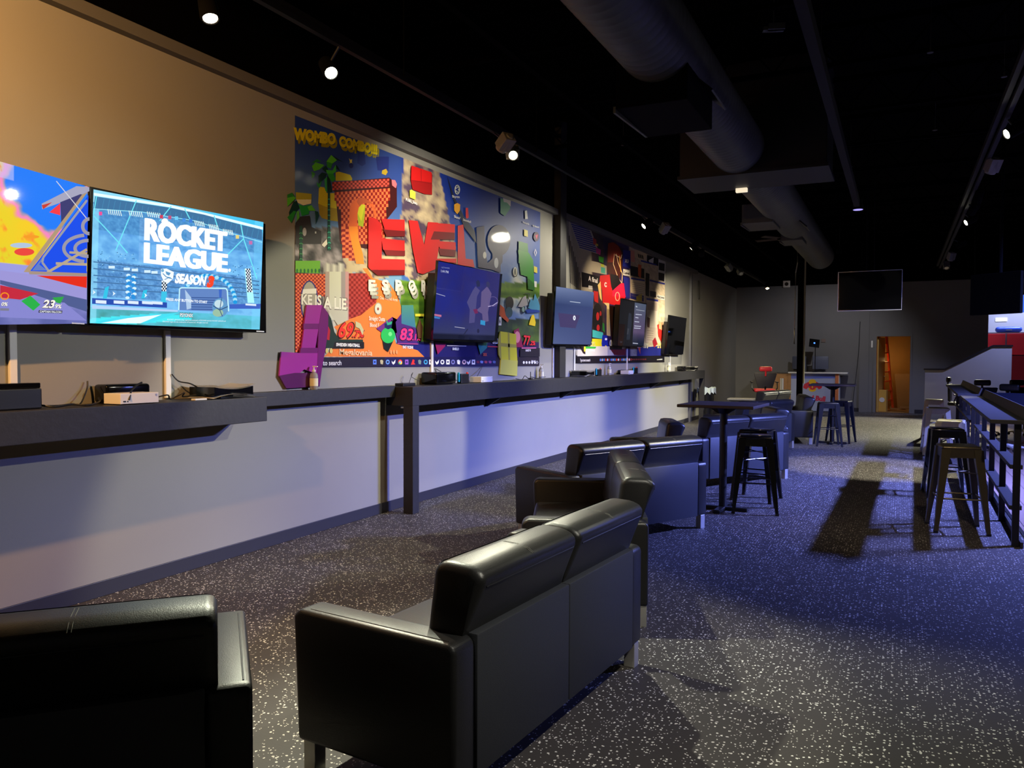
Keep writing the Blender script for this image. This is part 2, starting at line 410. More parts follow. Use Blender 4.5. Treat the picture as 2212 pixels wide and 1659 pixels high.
# ------------------------------------------------------------------ wall mural with the desktop and block scenery
A = Art(frame((WX+.002, 0, 0)), 0)
A.use(0, 0, 1)
def sky1(a, b):
    u = 637+530*a; vt = 249+209*a; v = vt+(793-vt)*b
    n = fbm(u/60, v/60); n2 = fbm(u/22+9, v/22)
    if u < 868:
        c = lerp((46, 70, 140), (120, 165, 205), (v-300-(u-637)*.45)/210)
    else:
        c = lerp((28, 52, 140), (70, 110, 185), (v-420)/180)
    cl = max(0, n*2.2+(v-590)/90) if u > 985 else 0
    if u > 985: c = lerp(c, (214, 214, 200), cl)
    ro = 872-(v-330)*.04; rr = 955+(v-400)*.22
    if v > 505 and u > 700: ro = min(ro, 700)
    if ro < u < rr and v < 600+n*40:
        c = lerp((92, 78, 84), (196, 176, 140), .55+n2*1.6+(v-430)/400)
        if n2 < -.12: c = lerp(c, (66, 50, 80), .7)
    if u < 742 and v > 495+n*25: c = lerp((60, 58, 58), (178, 168, 170), .35+n2*2)
    if u > 700 and u < 745 and v > 570: c = lerp((150, 145, 140), (225, 222, 205), .5+math.sin(u/2.2)*.4)
    g = 606+(u-870)*.02
    if u > 865 and v > g: c = lerp((58, 96, 28), (112, 150, 44), .5+n2*1.5+.3*math.sin(v/3.))
    if u > 1075:
        if 645 < v < 690: c = lerp((110, 140, 190), (225, 225, 215), .5+n2*2-(v-665)/60)
        if v > 690: c = lerp((46, 62, 44), (96, 128, 48), .5+n2*1.4+(v-730)/120-(u < 1110)*.3)
    if v > 740 and u > 828+(v-740)*1.2: c = lerp((30, 34, 112), (44, 30, 78), (u-900)/180)
    return c
A.field([(637, 249), (1167, 458.5), (1163.8, 790.5), (637, 793.5)], 150, 100, sky1)
# crops of the printed scenery: 1 upper left, 2 lower left, 3 upper right, 4 lower right
c1 = lambda: A.use(620, 230, 5.721); c2 = lambda: A.use(620, 500, 5.529)
c3 = lambda: A.use(870, 330, 7.135); c4 = lambda: A.use(880, 540, 6.38)
c1()
A.quad((22, 22, 60), 0, 0, 1, 1)
# banner words
for dx, dy, col in ((22, 48, (150, 138, 20)), (0, 0, (226, 208, 24))):
    A.text('WOMBO', col, (75+dx, 395+dy), (600+dx, 465+dy), (80+dx, 255+dy), .07)
    A.text('COMBO!!!', col, (640+dx, 480+dy), (1115+dx, 590+dy), (645+dx, 355+dy), .07)
# dark cube shadows in the sky, small blocks
A.poly((34, 50, 118), [(875, 560), (960, 560), (972, 710), (925, 740), (868, 700)])
A.poly((34, 46, 118), [(1095, 620), (1260, 620), (1255, 800), (1120, 790)])
A.poly((190, 160, 40), [(1175, 790), (1225, 770), (1245, 810), (1220, 850), (1170, 830)])
A.poly((236, 216, 90), [(765, 640), (785, 660), (805, 650), (800, 690), (815, 710), (790, 706), (770, 715), (778, 685)])
A.ell((26, 30, 100), 792, 730, 28, 34)
# yellow rounded block shapes behind the palms
A.poly((206, 192, 20), [(600, 815), (640, 805), (780, 845), (805, 890), (800, 915), (600, 920)])
A.poly((218, 204, 16), [(395, 990), (460, 1000), (490, 1070), (590, 1070), (640, 1270), (600, 1260), (480, 1240), (385, 1200)])
A.poly((176, 156, 24), [(385, 1200), (480, 1240), (600, 1260), (650, 1270), (655, 1425), (540, 1410), (430, 1380), (400, 1330)])
# checkered tower with arch
tower = [(590, 1060), (1262, 1015), (1262, 1170), (1235, 1230), (1215, 1270), (1215, 1700), (660, 1700), (655, 1290), (600, 1170)]
A.poly((60, 10, 14), [(555, 935), (1262, 880), (1355, 960), (1358, 1240), (1215, 1420), (1215, 1800), (655, 1700), (595, 1060), (560, 1040)])
A.checker([(560, 935), (1262, 895), (1262, 985), (560, 1030)], (214, 84, 68), (120, 26, 20), 28, 4, [(555, 935), (1262, 893), (1262, 990), (560, 1035)])
A.poly((236, 110, 118), [(1292, 905), (1335, 912), (1358, 960), (1345, 1010), (1298, 975)])
A.checker(tower, (232, 112, 62), (140, 18, 14), 26, 18, [(585, 1060), (1270, 1010), (1290, 1700), (590, 1700)])
c2()
A.checker([(640, -60), (745, -60), (770, 120), (830, 340), (735, 345), (665, 300), (640, 200)], (232, 112, 62), (140, 18, 14), 6, 13, [(620, -60), (850, -60), (850, 350), (620, 350)])
A.poly((150, 26, 22), [(735, 500), (950, 500), (1065, 690), (1060, 860), (880, 1010), (740, 1060)])
A.checker([(735, 500), (950, 500), (1065, 690), (1060, 860), (880, 1010), (740, 1060)], (186, 62, 56), (136, 26, 24), 12, 18, [(735, 500), (1075, 510), (1075, 1060), (735, 1050)])
# orange road
c1()
A.poly((226, 100, 44), [(765, 1400), (775, 1240), (815, 1170), (880, 1128), (960, 1130), (1060, 1200), (1100, 1300), (1105, 1420), (1085, 1400), (1060, 1260), (1010, 1200), (940, 1195), (885, 1270), (865, 1400), (868, 1660), (760, 1660)])
A.poly((190, 84, 44), [(880, 1128), (960, 1130), (1060, 1200), (1010, 1200), (940, 1195), (900, 1240), (860, 1180)])
c2()
A.poly((238, 134, 34), [(735, -60), (845, -60), (850, 80), (905, 270), (920, 390), (825, 385), (770, 140), (745, 20)])
A.poly((240, 130, 56), [(732, 1050), (880, 1000), (1065, 850), (1100, 1000), (1000, 1150), (590, 1175), (560, 1140)])
A.poly((240, 130, 56), [(900, 440), (960, 440), (1025, 560), (1215, 610), (1320, 760), (1360, 900), (1360, 1000), (1300, 1080), (1230, 1060), (1300, 1340), (1560, 1420), (1640, 1500), (440, 1495), (560, 1380), (600, 1160), (830, 1060), (980, 980), (1068, 870), (1060, 700), (1010, 580)])
c1()
A.poly((176, 190, 40), [(920, 1210), (965, 1220), (960, 1330), (940, 1490), (880, 1470), (868, 1330), (890, 1250)])
A.poly((218, 216, 40), [(920, 1210), (962, 1215), (915, 1420), (870, 1320), (885, 1250)])
# palms: leaves in flat facets and ringed trunks
for col, pts in (
    ((98, 200, 40), [(545, 600), (615, 665), (560, 705), (485, 680)]), ((50, 150, 40), [(485, 680), (560, 705), (540, 770), (495, 750)]),
    ((28, 54, 70), [(560, 603), (690, 685), (610, 660)]), ((90, 190, 44), [(350, 690), (460, 725), (400, 780), (330, 800), (305, 740)]),
    ((40, 130, 50), [(300, 700), (370, 650), (420, 680), (350, 690)]), ((16, 60, 40), [(430, 770), (480, 730), (505, 775), (480, 820)]),
    ((12, 54, 44), [(385, 860), (430, 815), (490, 830), (470, 880), (390, 960)]), ((70, 190, 60), [(480, 785), (560, 790), (600, 720), (605, 800), (570, 830), (490, 830)]),
    ((48, 160, 44), [(500, 830), (570, 830), (600, 900), (560, 935), (520, 900)]), ((14, 50, 36), [(495, 850), (530, 900), (560, 1060), (500, 1060)]),
    ((18, 44, 60), [(600, 715), (625, 745), (655, 800), (610, 770)]), ((60, 180, 60), [(460, 900), (490, 870), (492, 1060), (470, 1040)]),
    ((50, 160, 60), [(365, 930), (390, 960), (430, 915), (400, 1010), (370, 980)]), ((56, 150, 40), [(300, 800), (345, 830), (330, 870), (305, 890)]),
    ((92, 196, 44), [(0, 1110), (60, 1100), (110, 1130), (60, 1180), (0, 1240)]), ((44, 140, 44), [(0, 1090), (60, 1065), (90, 1110), (0, 1130)]),
    ((12, 58, 44), [(75, 1180), (120, 1165), (150, 1260), (30, 1380), (20, 1310)]), ((40, 150, 50), [(0, 1370), (80, 1290), (110, 1300), (50, 1440)]),
    ((32, 160, 54), [(140, 1210), (200, 1230), (280, 1215), (265, 1330), (180, 1355)]), ((98, 204, 50), [(250, 1240), (300, 1220), (350, 1290), (270, 1290)]),
    ((14, 70, 60), [(340, 1290), (380, 1300), (392, 1350), (352, 1460), (350, 1360)]), ((238, 236, 190), [(110, 1140), (300, 1130), (295, 1200), (200, 1222), (130, 1190)]),
    ((180, 176, 40), [(105, 1060), (300, 1080), (300, 1150), (110, 1150)]), ((90, 190, 60), [(115, 1300), (145, 1290), (160, 1500), (120, 1440)])):
    A.poly(col, pts)
A.poly((14, 70, 60), [(500, 1060), (528, 1060), (530, 1659), (500, 1659)])
A.line((60, 180, 130), [(470, 890), (474, 1030)], 8)
for k in range(8): A.line((70, 190, 150), [(500, 1150+66*k), (515, 1142+66*k), (530, 1152+66*k)], 9)
A.poly((54, 50, 50), [(100, 1440), (160, 1360), (275, 1350), (300, 1490), (420, 1540), (420, 1700), (100, 1700)])
A.quad((178, 178, 172), 340, 1545, 358, 1570); A.ell((178, 176, 176), 212, 1550, 24, 52)
A.poly((36, 80, 62), [(150, 1480), (180, 1470), (188, 1660), (155, 1660)])
c2()
A.quad((16, 70, 52), 145, -20, 180, 420); A.quad((14, 80, 66), 480, -20, 515, 225)
for k in range(7): A.line((80, 160, 90), [(140, 25+62*k), (162, 15+62*k), (186, 28+62*k)], 8)
for k in range(4): A.line((60, 190, 150), [(480, 15+62*k), (498, 5+62*k), (518, 18+62*k)], 8)
A.poly((226, 218, 200), [(408, 160), (470, 90), (478, 150), (440, 190)])
# grass ledge, checker wall with an oval window
A.poly((110, 180, 50), [(95, 350), (390, 350), (390, 500), (95, 490)])
for k in range(7): A.ell((30, 110, 50), 115+44*k, 470, 12, 26)
A.checker([(95, 500), (450, 500), (450, 770), (400, 790), (200, 1100), (150, 1440), (95, 1440)], (240, 118, 66), (150, 22, 18), 16, 42, [(95, 500), (450, 510), (450, 1440), (95, 1440)])
A.ell((36, 34, 120), 260, 840, 108, 256); A.ell((170, 166, 150), 260, 840, 92, 240)
A.poly((236, 234, 220), [(185, 690), (345, 680), (345, 740), (175, 750)])
# pale columns
for x0, x1, c in ((450, 500, (178, 158, 150)), (500, 640, (210, 210, 190)), (640, 690, (160, 150, 150)), (690, 732, (196, 150, 150))):
    A.quad(c, x0, 480, x1, 1060)
A.poly((200, 198, 180), [(450, 900), (720, 900), (720, 1060), (600, 1120), (560, 1060), (500, 960)])
# words
for w_, c_, g_ in ((.03, (60, 60, 50), 7), (.03, (240, 238, 222), 0), (.0, (150, 146, 130), -5)):
    if g_ < 0: continue
    A.text('KE IS', c_, (165, 868), (405, 880), (165, 745), w_, g=g_); A.text('A LIE', c_, (430, 912), (705, 932), (430, 775), w_, g=g_)
# dark badge with the percentage
A.poly((30, 52, 44), [(470, 950), (520, 1040), (560, 1200), (620, 1290), (900, 1290), (910, 1400), (450, 1390), (480, 1100)])
A.poly((30, 24, 26), [(560, 1320), (915, 1320), (915, 1395), (540, 1400)])
A.poly((190, 30, 50), [(480, 1120), (510, 1180), (500, 1300), (470, 1290)])
for w_, c_, g_ in ((.03, (36, 14, 16), 11), (.025, (240, 50, 40), 0)):
    A.text('69', c_, (598, 1262), (770, 1262), (598, 1080), w_, .25, g=g_); A.text('.7%', c_, (775, 1262), (905, 1265), (775, 1180), w_, .2, g=g_*.6)
A.text('SWEDISH MEATBALL', (240, 240, 236), (580, 1368), (865, 1378), (582, 1330), .05)
A.text('Megalovania', (246, 206, 160), (620, 1472), (1012, 1482), (620, 1400), .02)
A.poly((200, 196, 150), [(810, 1070), (870, 1100), (910, 1180), (895, 1240), (860, 1160), (815, 1140)])
for x in (470, 520): A.ell((216, 200, 120), x, 1425, 18, 32)
for x in (1235, 1270, 1303): A.ell((236, 160, 100), x, 1440, 12, 26)
A.ell((176, 176, 156), 1082, 922, 44, 72); A.ell((214, 212, 196), 1082, 922, 36, 62); A.ell((150, 70, 50), 1080, 925, 12, 18)
A.text('Straight Outta', (240, 216, 196), (972, 1060), (1165, 1072), (972, 1010), .03)
A.text('Blood F', (240, 216, 196), (982, 1138), (1092, 1142), (982, 1092), .03)
A.text('One Winged Angel', (240, 206, 176), (1100, 808), (1312, 835), (1100, 770), .02)
# purple panel with a round green blob and its score
A.poly((112, 44, 130), [(1060, 1160), (1250, 1020), (1320, 1340), (1548, 1340), (1548, 1180), (1360, 980), (1290, 1070), (1240, 1060), (1160, 1230)])
A.poly((76, 40, 120), [(1290, 1080), (1380, 960), (1548, 1180), (1548, 1340), (1320, 1340)])
A.field([(1360, 880), (1500, 880), (1530, 1150), (1360, 1100)], 4, 10, lambda a, b: lerp((76, 140, 130), (60, 120, 150), b))
A.poly((20, 30, 30), [(1130, 1270), (1270, 1290), (1200, 1440), (1150, 1400)])
A.ell((46, 190, 90), 1200, 1240, 85, 95); A.ell((120, 226, 140), 1225, 1225, 22, 26); A.poly((24, 40, 90), [(1155, 1100), (1250, 1090), (1240, 1150), (1200, 1170), (1160, 1150)])
A.poly((50, 170, 130), [(1170, 1040), (1200, 1090), (1250, 1070), (1240, 1110), (1190, 1120)])
for w_, c_, g_ in ((.03, (50, 16, 60), 11), (.025, (246, 56, 130), 0)):
    A.text('83', c_, (1335, 1290), (1485, 1298), (1335, 1150), w_, .2, g=g_); A.text('.1%', c_, (1488, 1298), (1590, 1300), (1488, 1220), w_, .2, g=g_*.6)
A.line((200, 80, 150), [(1310, 1338), (1560, 1345)], 8)
A.text('FAT YOSHI', (236, 236, 240), (1375, 1396), (1498, 1400), (1375, 1362), .05)
# task bar
A.use(0, 0, 1)
A.poly((34, 26, 44), [(640, 772), (900, 771), (1163.8, 771), (1163.8, 790.5), (640, 793.5)])
A.poly((30, 28, 78), [(830, 771.5), (1070, 771), (1070, 791.3), (830, 792)])
A.text('Type here to search', (220, 220, 224), (645, 790), (736, 788.5), (645, 779), .02)
icons = [(808, (90, 130, 230)), (823, (190, 180, 140)), (836, (110, 160, 230)), (849, (236, 236, 240)), (863, (90, 180, 80)), (877, (150, 90, 190)), (891, (220, 50, 50)), (905, (120, 140, 130)), (918, (70, 170, 210)),
         (929, (240, 240, 240)), (943, (240, 240, 240)), (954, (240, 240, 240)), (966, (240, 240, 240)), (977, (120, 120, 180)), (989, (236, 236, 240)), (1001, (240, 200, 200)), (1011, (230, 230, 230)), (1021, (230, 230, 230)), (1031, (120, 40, 70)), (1039, (120, 140, 200)), (1048, (170, 70, 90)), (1057, (150, 80, 140)), (1066, (90, 110, 160))]
for k, (x, c_) in enumerate(icons):
    h = 5.2 if k < 18 else 3
    if k in (4,):
        A.ell((226, 60, 50), x, 782, 4.6, 5.4); A.ell((240, 200, 60), x+1.5, 784, 2.8, 3.2); A.ell((90, 180, 80), x-1.6, 784, 2.4, 3); A.ell((240, 240, 240), x, 782, 2.2, 2.6); A.ell((70, 120, 230), x, 782, 1.5, 1.8)
    elif k in (0, 5, 9, 12, 17): A.quad(c_, x-3.6, 782-h, x+3.6, 782+h); A.quad((40, 40, 90), x-1.6, 780, x+1.6, 784)
    elif k in (2, 8, 11, 13, 15): A.ell(c_, x, 782, 4.2, h); A.ell((30, 28, 70), x, 782, 2.2, h*.5)
    elif k in (3, 10, 16): A.poly(c_, [(x-4.5, 779), (x-1.5, 783), (x+4, 776.5), (x+3, 784), (x-1, 788), (x-4, 784)])
    elif k == 6: A.poly(c_, [(x-1, 776), (x+3, 778), (x+2, 784), (x+5, 787), (x-5, 788)])
    else: A.poly(c_, [(x-3.5, 782-h*.7), (x, 782-h), (x+3.5, 782-h*.5), (x+2.4, 782+h), (x-2.4, 782+h*.8)])
for k in range(5): A.ell((230, 230, 230), 1130+6*k, 783, 2, 3)
A.text('12:06 AM', (230, 230, 230), (1146, 782), (1155, 782), (1146, 778), .04); A.ring((230, 230, 230), 1158.5, 783, 2.6, 4, 1, 4)
# red tetromino block high up
c3()
A.poly((150, 22, 24), [(115, 215), (440, 320), (440, 650), (330, 640), (140, 570), (110, 420)])
A.poly((196, 26, 26), [(125, 200), (430, 300), (430, 460), (120, 420)])
A.line((110, 14, 18), [(270, 260), (272, 440)], 6); A.line((120, 14, 18), [(115, 425), (440, 480)], 5)
# red letters LEVEL: dark side faces first, then the fronts
c1()
A.poly((200, 28, 34), [(1000, 1370), (1050, 1375), (1110, 1400), (1110, 1659), (1000, 1659)])
c2()
A.use(590, 230, 2.676)
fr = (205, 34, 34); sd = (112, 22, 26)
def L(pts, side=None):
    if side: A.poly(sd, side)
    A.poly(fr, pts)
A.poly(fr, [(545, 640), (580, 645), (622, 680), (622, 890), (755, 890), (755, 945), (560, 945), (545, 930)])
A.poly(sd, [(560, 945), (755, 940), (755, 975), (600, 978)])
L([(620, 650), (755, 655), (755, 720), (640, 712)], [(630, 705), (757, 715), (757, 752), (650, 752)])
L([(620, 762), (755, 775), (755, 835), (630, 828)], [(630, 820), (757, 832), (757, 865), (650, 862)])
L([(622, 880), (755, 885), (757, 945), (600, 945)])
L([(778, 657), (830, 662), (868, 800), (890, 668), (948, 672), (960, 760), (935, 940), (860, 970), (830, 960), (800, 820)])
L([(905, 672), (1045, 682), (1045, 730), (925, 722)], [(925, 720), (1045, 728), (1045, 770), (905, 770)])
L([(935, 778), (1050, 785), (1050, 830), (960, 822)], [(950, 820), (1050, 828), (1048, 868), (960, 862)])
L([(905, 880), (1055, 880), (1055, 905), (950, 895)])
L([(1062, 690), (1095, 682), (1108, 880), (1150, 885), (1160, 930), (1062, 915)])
# dark blue UP
nb = (24, 18, 78)
A.poly(nb, [(1170, 700), (1215, 690), (1225, 860), (1235, 905), (1262, 880), (1270, 705), (1310, 700), (1330, 712), (1320, 900), (1290, 950), (1180, 930), (1175, 850)])
A.ell(nb, 1300, 775, 66, 90); A.poly(nb, [(1270, 700), (1310, 690), (1310, 960), (1272, 950)])
A.ell((214, 214, 206), 1218, 860, 10, 20); A.ell((190, 196, 206), 1285, 905, 12, 30)
A.poly((34, 40, 66), [(1000, 400), (1030, 520), (1100, 700), (1170, 790), (1160, 720), (1100, 640), (1050, 540)])
# ESPORTS
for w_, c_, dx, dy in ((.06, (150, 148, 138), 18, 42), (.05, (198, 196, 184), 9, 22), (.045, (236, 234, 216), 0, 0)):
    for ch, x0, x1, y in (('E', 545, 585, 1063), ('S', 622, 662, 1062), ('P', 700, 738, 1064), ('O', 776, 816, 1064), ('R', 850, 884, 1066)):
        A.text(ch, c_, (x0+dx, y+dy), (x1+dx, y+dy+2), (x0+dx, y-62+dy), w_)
# desktop icons on the right
c3()
A.ring((200, 206, 200), 825, 570, 42, 75, 14); 
for k in range(5): A.ell((200, 206, 200), 825+22*math.cos(k*1.257), 570+40*math.sin(k*1.257), 9, 14)
A.poly((226, 160, 40), [(775, 800), (825, 775), (870, 800), (865, 890), (825, 950), (778, 890)])
A.poly((206, 30, 46), [(955, 850), (990, 850), (1000, 1000), (970, 1020), (955, 990)])
A.poly((216, 204, 70), [(90, 580), (120, 570), (180, 610), (178, 725), (92, 690)])
A.poly((226, 210, 70), [(1855, 1180), (1912, 1200), (1915, 1300), (1856, 1280)])
A.poly((236, 236, 230), [(1865, 895), (1900, 890), (1912, 1020), (1870, 1025)])
A.ell((52, 20, 70), 2045, 1295, 45, 72); A.poly((210, 40, 90), [(2030, 1270), (2070, 1260), (2050, 1340)])
A.poly((226, 60, 60), [(1850, 1430), (1890, 1420), (1890, 1540), (1860, 1550)])
A.poly((36, 130, 36), [(1770, 1360), (1910, 1400), (1930, 1700), (1770, 1700)])
for st, x0, y0, x1, y1, h in (('PUBG_Stats', 30, 740, 205, 805, 44), ('Skate?', 775, 1000, 870, 1030, 40), ('Snowball', 915, 1045, 1035, 1085, 36), ('Skyrim', 745, 690, 860, 700, 36), ('Recycle', 1838, 1085, 1935, 1115, 30), ('My Network', 1990, 1140, 2090, 1165, 30), ('ESPORTS_TEAM', 1818, 1600, 1945, 1625, 36)):
    A.text(st, (222, 222, 224), (x0, y0), (x1, y1), (x0, y0-h), .02)
A.ring((226, 226, 230), 2030, 1540, 22, 60, 10, 4)
A.poly((70, 150, 120), [(1490, 700), (1640, 740), (1640, 860), (1560, 980), (1490, 930)])
A.poly((206, 196, 196), [(1530, 700), (1650, 740), (1645, 830), (1590, 770), (1540, 760)])
c4()
A.poly((40, 140, 30), [(1510, 0), (1660, 40), (1720, 140), (1740, 560), (1650, 540), (1640, 370), (1550, 340)])
A.poly((28, 104, 26), [(1650, 540), (1740, 560), (1740, 470), (1640, 380)])
A.ell((60, 60, 50), 1478, 310, 26, 60); A.ring((226, 226, 206), 1470, 300, 26, 62, 12)
A.poly((226, 210, 80), [(1730, 220), (1775, 240), (1778, 320), (1732, 305)]); A.poly((230, 230, 230), [(1735, 430), (1770, 435), (1768, 515), (1738, 510)])
A.poly((40, 70, 170), [(1610, 830), (1700, 800), (1810, 840), (1810, 860), (1640, 870)])
A.poly((80, 150, 200), [(1650, 800), (1690, 660), (1720, 700), (1745, 600), (1810, 760), (1810, 830), (1700, 820)])
A.ell((46, 44, 48), 1395, 730, 55, 90); A.ell((60, 90, 100), 1385, 860, 50, 75)
A.poly((196, 84, 40), [(1245, 735), (1320, 800), (1340, 900), (1385, 960), (1370, 1000), (1290, 930), (1240, 890)])
A.poly((236, 206, 30), [(1700, 900), (1730, 890), (1755, 1000), (1745, 1050), (1660, 1030), (1680, 960)])
A.ell((36, 60, 70), 1583, 820, 28, 52); A.ell((150, 180, 180), 1583, 820, 18, 36); A.poly((180, 176, 190), [(1510, 780), (1580, 650), (1620, 630), (1640, 760), (1560, 790)])
A.line((40, 40, 60), [(1600, 600), (1670, 605), (1640, 700), (1660, 780)], 9)
A.quad((236, 236, 226), 1240, 920, 1280, 1040); A.text('A', (40, 40, 40), (1248, 1010), (1272, 1010), (1248, 950), .05)
A.poly((150, 30, 80), [(1450, 1110), (1520, 1075), (1580, 1340), (1480, 1340)]); A.ell((226, 140, 150), 1500, 1200, 40, 80)
for w_, c_, g_ in ((.03, (80, 14, 24), 10), (.025, (236, 44, 60), 0)):
    A.text('77', c_, (1582, 1300), (1668, 1308), (1582, 1175), w_, .2, g=g_); A.text('.2%', c_, (1672, 1308), (1745, 1310), (1672, 1250), w_, .2, g=g_*.6)
A.poly((26, 22, 40), [(1540, 1360), (1810, 1350), (1810, 1470), (1540, 1470)]); A.line((236, 110, 170), [(1560, 1352), (1760, 1350)], 12)
A.text('RANDY M', (236, 236, 236), (1615, 1398), (1685, 1398), (1615, 1368), .04)
A.poly((150, 30, 90), [(360, 1270), (520, 1290), (500, 1330), (400, 1440)]); A.line((214, 206, 210), [(530, 1318), (795, 1325)], 10)
A.text('SHIELD', (220, 224, 236), (605, 1378), (693, 1380), (605, 1345), .04)
A.poly((40, 130, 130), [(950, 1290), (1085, 1280), (1080, 1350), (990, 1440)]); A.line((226, 60, 80), [(1090, 1330), (1240, 1335)], 12)
A.text('62', (236, 236, 240), (1150, 1285), (1235, 1288), (1150, 1215), .05, .15); A.text('XX', (220, 90, 60), (1025, 1460), (1082, 1460), (1025, 1420), .05)
A.quad((214, 206, 60), 90, 880, 212, 915); A.poly((90, 60, 40), [(110, 1080), (150, 950), (195, 1060), (185, 1220), (130, 1220)])
t = thing('wall_mural', 'long glossy mural with red block letters, palms and an orange checker arch', 'mural', (WX+.002, 0, 0), R(90))
A.build('printed_sheet', M_art, t)

# cut-out blocks standing off the wall
def cutout(name, label, cat, sheets, m, extra_depth=.014):
    M = frame((WX+.012, 0, 0)); Mi = M.inverted(); a = Art(M, extra_depth)
    t = thing(name, label, cat, (WX+.012, 0, 0), R(90))
    for nm, org, faces, mm in sheets:
        a.use(*org); bm = BM()
        for lift, pts in faces:
            a.off = extra_depth+lift; P = [a.P(*q) for q in pts]
            prism(bm, [(p[0], p[1]) for p in P], -(extra_depth+lift), .0, 'y')
        obj(nm, bm, mm, t)
    return t
M_mag2 = mat('magenta_print_mid', (112, 22, 108), .3, coat=.3); M_mag3 = mat('magenta_print_dark', (84, 14, 82), .3, coat=.3)
o8 = (590, 230, 2.676)
cutout('block_cutout', 'tall magenta L shaped block cutout on the wall above the hand sanitizer', 'wall decoration', [
    ('cube_face', o8, [(0, [(195, 1148), (285, 1148), (265, 1262), (180, 1262)]), (0, [(180, 1283), (262, 1283), (245, 1395), (165, 1395)]), (0, [(48, 1418), (160, 1425), (215, 1418), (260, 1420), (252, 1545), (180, 1520), (130, 1560), (120, 1540), (36, 1560)])], M_magenta),
    ('cube_side', o8, [(.002, [(285, 1148), (320, 1200), (318, 1290), (300, 1420), (285, 1500), (268, 1620), (252, 1545), (260, 1420), (262, 1283), (265, 1262)]), (.001, [(160, 1395), (262, 1395), (258, 1425), (156, 1425)]), (.001, [(176, 1255), (268, 1255), (262, 1287), (176, 1287)])], M_mag2),
    ('cube_underside', o8, [(.002, [(36, 1556), (125, 1540), (252, 1540), (268, 1618), (170, 1624), (78, 1630)])], M_mag3)], M_magenta)
M_yel2 = mat('yellow_print_side', (160, 152, 70), .4); M_yel3 = mat('yellow_print_lower', (196, 192, 84), .4)
cutout('block_cutout', 'yellow square block cutout on the wall at the right end of the long mural', 'wall decoration', [
    ('cube_face', o8, [(0, [(1315, 1300), (1358, 1306), (1358, 1372), (1315, 1368)]), (0, [(1362, 1308), (1405, 1316), (1406, 1378), (1362, 1372)]), (0, [(1318, 1384), (1358, 1388), (1362, 1468), (1318, 1462)]), (0, [(1366, 1390), (1408, 1394), (1412, 1470), (1368, 1468)])], M_yellow),
    ('cube_side', o8, [(.001, [(1313, 1366), (1406, 1376), (1408, 1396), (1316, 1386)]), (.0005, [(1300, 1350), (1315, 1300), (1320, 1470), (1306, 1440)]), (.001, [(1356, 1306), (1366, 1306), (1370, 1470), (1361, 1470)])], M_yel2),
    ('cube_underside', o8, [(.002, [(1318, 1462), (1414, 1470), (1410, 1558), (1312, 1548)])], M_yel3)], M_yellow)

# ------------------------------------------------------------------ second mural, football collage
A = Art(frame((WX+.002, 0, 0)), 0)
A.use(0, 0, 1)
def bg2(a, b):
    u = 1229+208*a; n = fbm(u/14, b*14); n2 = fbm(u/5, b*60)
    if a < .22: return (176, 168, 150) if b < .6 else (40, 36, 40)
    if a < .36: return lerp((30, 24, 48), (80, 60, 60), .5+n*2)
    if a < .62: return lerp((26, 22, 60), (50, 34, 90), .5+n*2)
    return lerp((178, 156, 130), (220, 200, 170), .5+n2*1.6)
A.field([(1229, 470.5), (1437, 562), (1434.5, 782.5), (1241, 785.3)], 60, 60, bg2)
A.use(1220, 460, 4.878)
A.poly((190, 182, 164), [(40, 60), (60, 90), (100, 540), (170, 1500), (120, 1500), (60, 700)])
for k in range(12):
    x, y = 50+8.5*k, 80+24*k
    A.poly((190, 186, 176), [(x, y), (x+215, y+64), (x+222, y+92), (x+6, y+30)])
    A.poly((44, 56, 150), [(x+8, y+8), (x+200, y+64), (x+203, y+80), (x+10, y+23)])
for k in range(9): A.line((26, 24, 28), [(46+15*k, 240+55*k), (60+13*k, 740+10*k)], 7)
A.poly((182, 172, 150), [(110, 470), (350, 520), (440, 560), (440, 650), (170, 600)])
A.poly((20, 18, 22), [(175, 620), (440, 690), (440, 800), (180, 780)])
A.text('A final', (230, 230, 226), (248, 712), (345, 740), (248, 660), .02); A.text('000', (220, 220, 216), (248, 800), (290, 806), (248, 762), .03)
for c_, p in (((200, 60, 60), [(295, 260), (330, 280), (335, 340), (300, 330)]), ((230, 200, 60), [(325, 320), (350, 330), (350, 350), (325, 345)]), ((190, 40, 130), [(325, 360), (380, 390), (372, 445), (330, 420)]), ((60, 150, 50), [(355, 455), (410, 470), (405, 530), (360, 510)]), ((200, 210, 60), [(378, 535), (412, 545), (410, 570), (380, 565)]), ((70, 170, 150), [(380, 570), (425, 580), (425, 640), (380, 630)])):
    A.poly(c_, p)
# player: helmet, jersey
A.poly((70, 24, 16), [(455, 330), (520, 305), (580, 360), (610, 420), (600, 600), (560, 740), (480, 700), (440, 600), (440, 430)])
A.poly((140, 40, 24), [(455, 320), (505, 308), (560, 345), (600, 420), (590, 480), (530, 440), (510, 520), (450, 520)])
A.line((236, 200, 150), [(520, 430), (510, 540), (560, 680), (600, 740), (605, 640), (560, 520), (540, 430)], 6); A.line((236, 226, 200), [(530, 440), (590, 480), (600, 440)], 6)
A.line((220, 160, 60), [(575, 450), (590, 620)], 9)
A.poly((206, 26, 32), [(370, 660), (470, 650), (490, 790), (590, 740), (630, 740), (640, 880), (585, 980), (400, 950), (390, 820), (365, 720)])
A.poly((222, 30, 70), [(500, 800), (560, 750), (630, 740), (640, 890), (600, 880), (500, 880)])
A.poly((24, 16, 20), [(480, 640), (560, 660), (590, 740), (500, 820), (485, 740)])
A.text('C', (236, 230, 220), (415, 775), (440, 778), (415, 728), .06)
A.ring((236, 180, 150), 553, 880, 26, 48, 8)
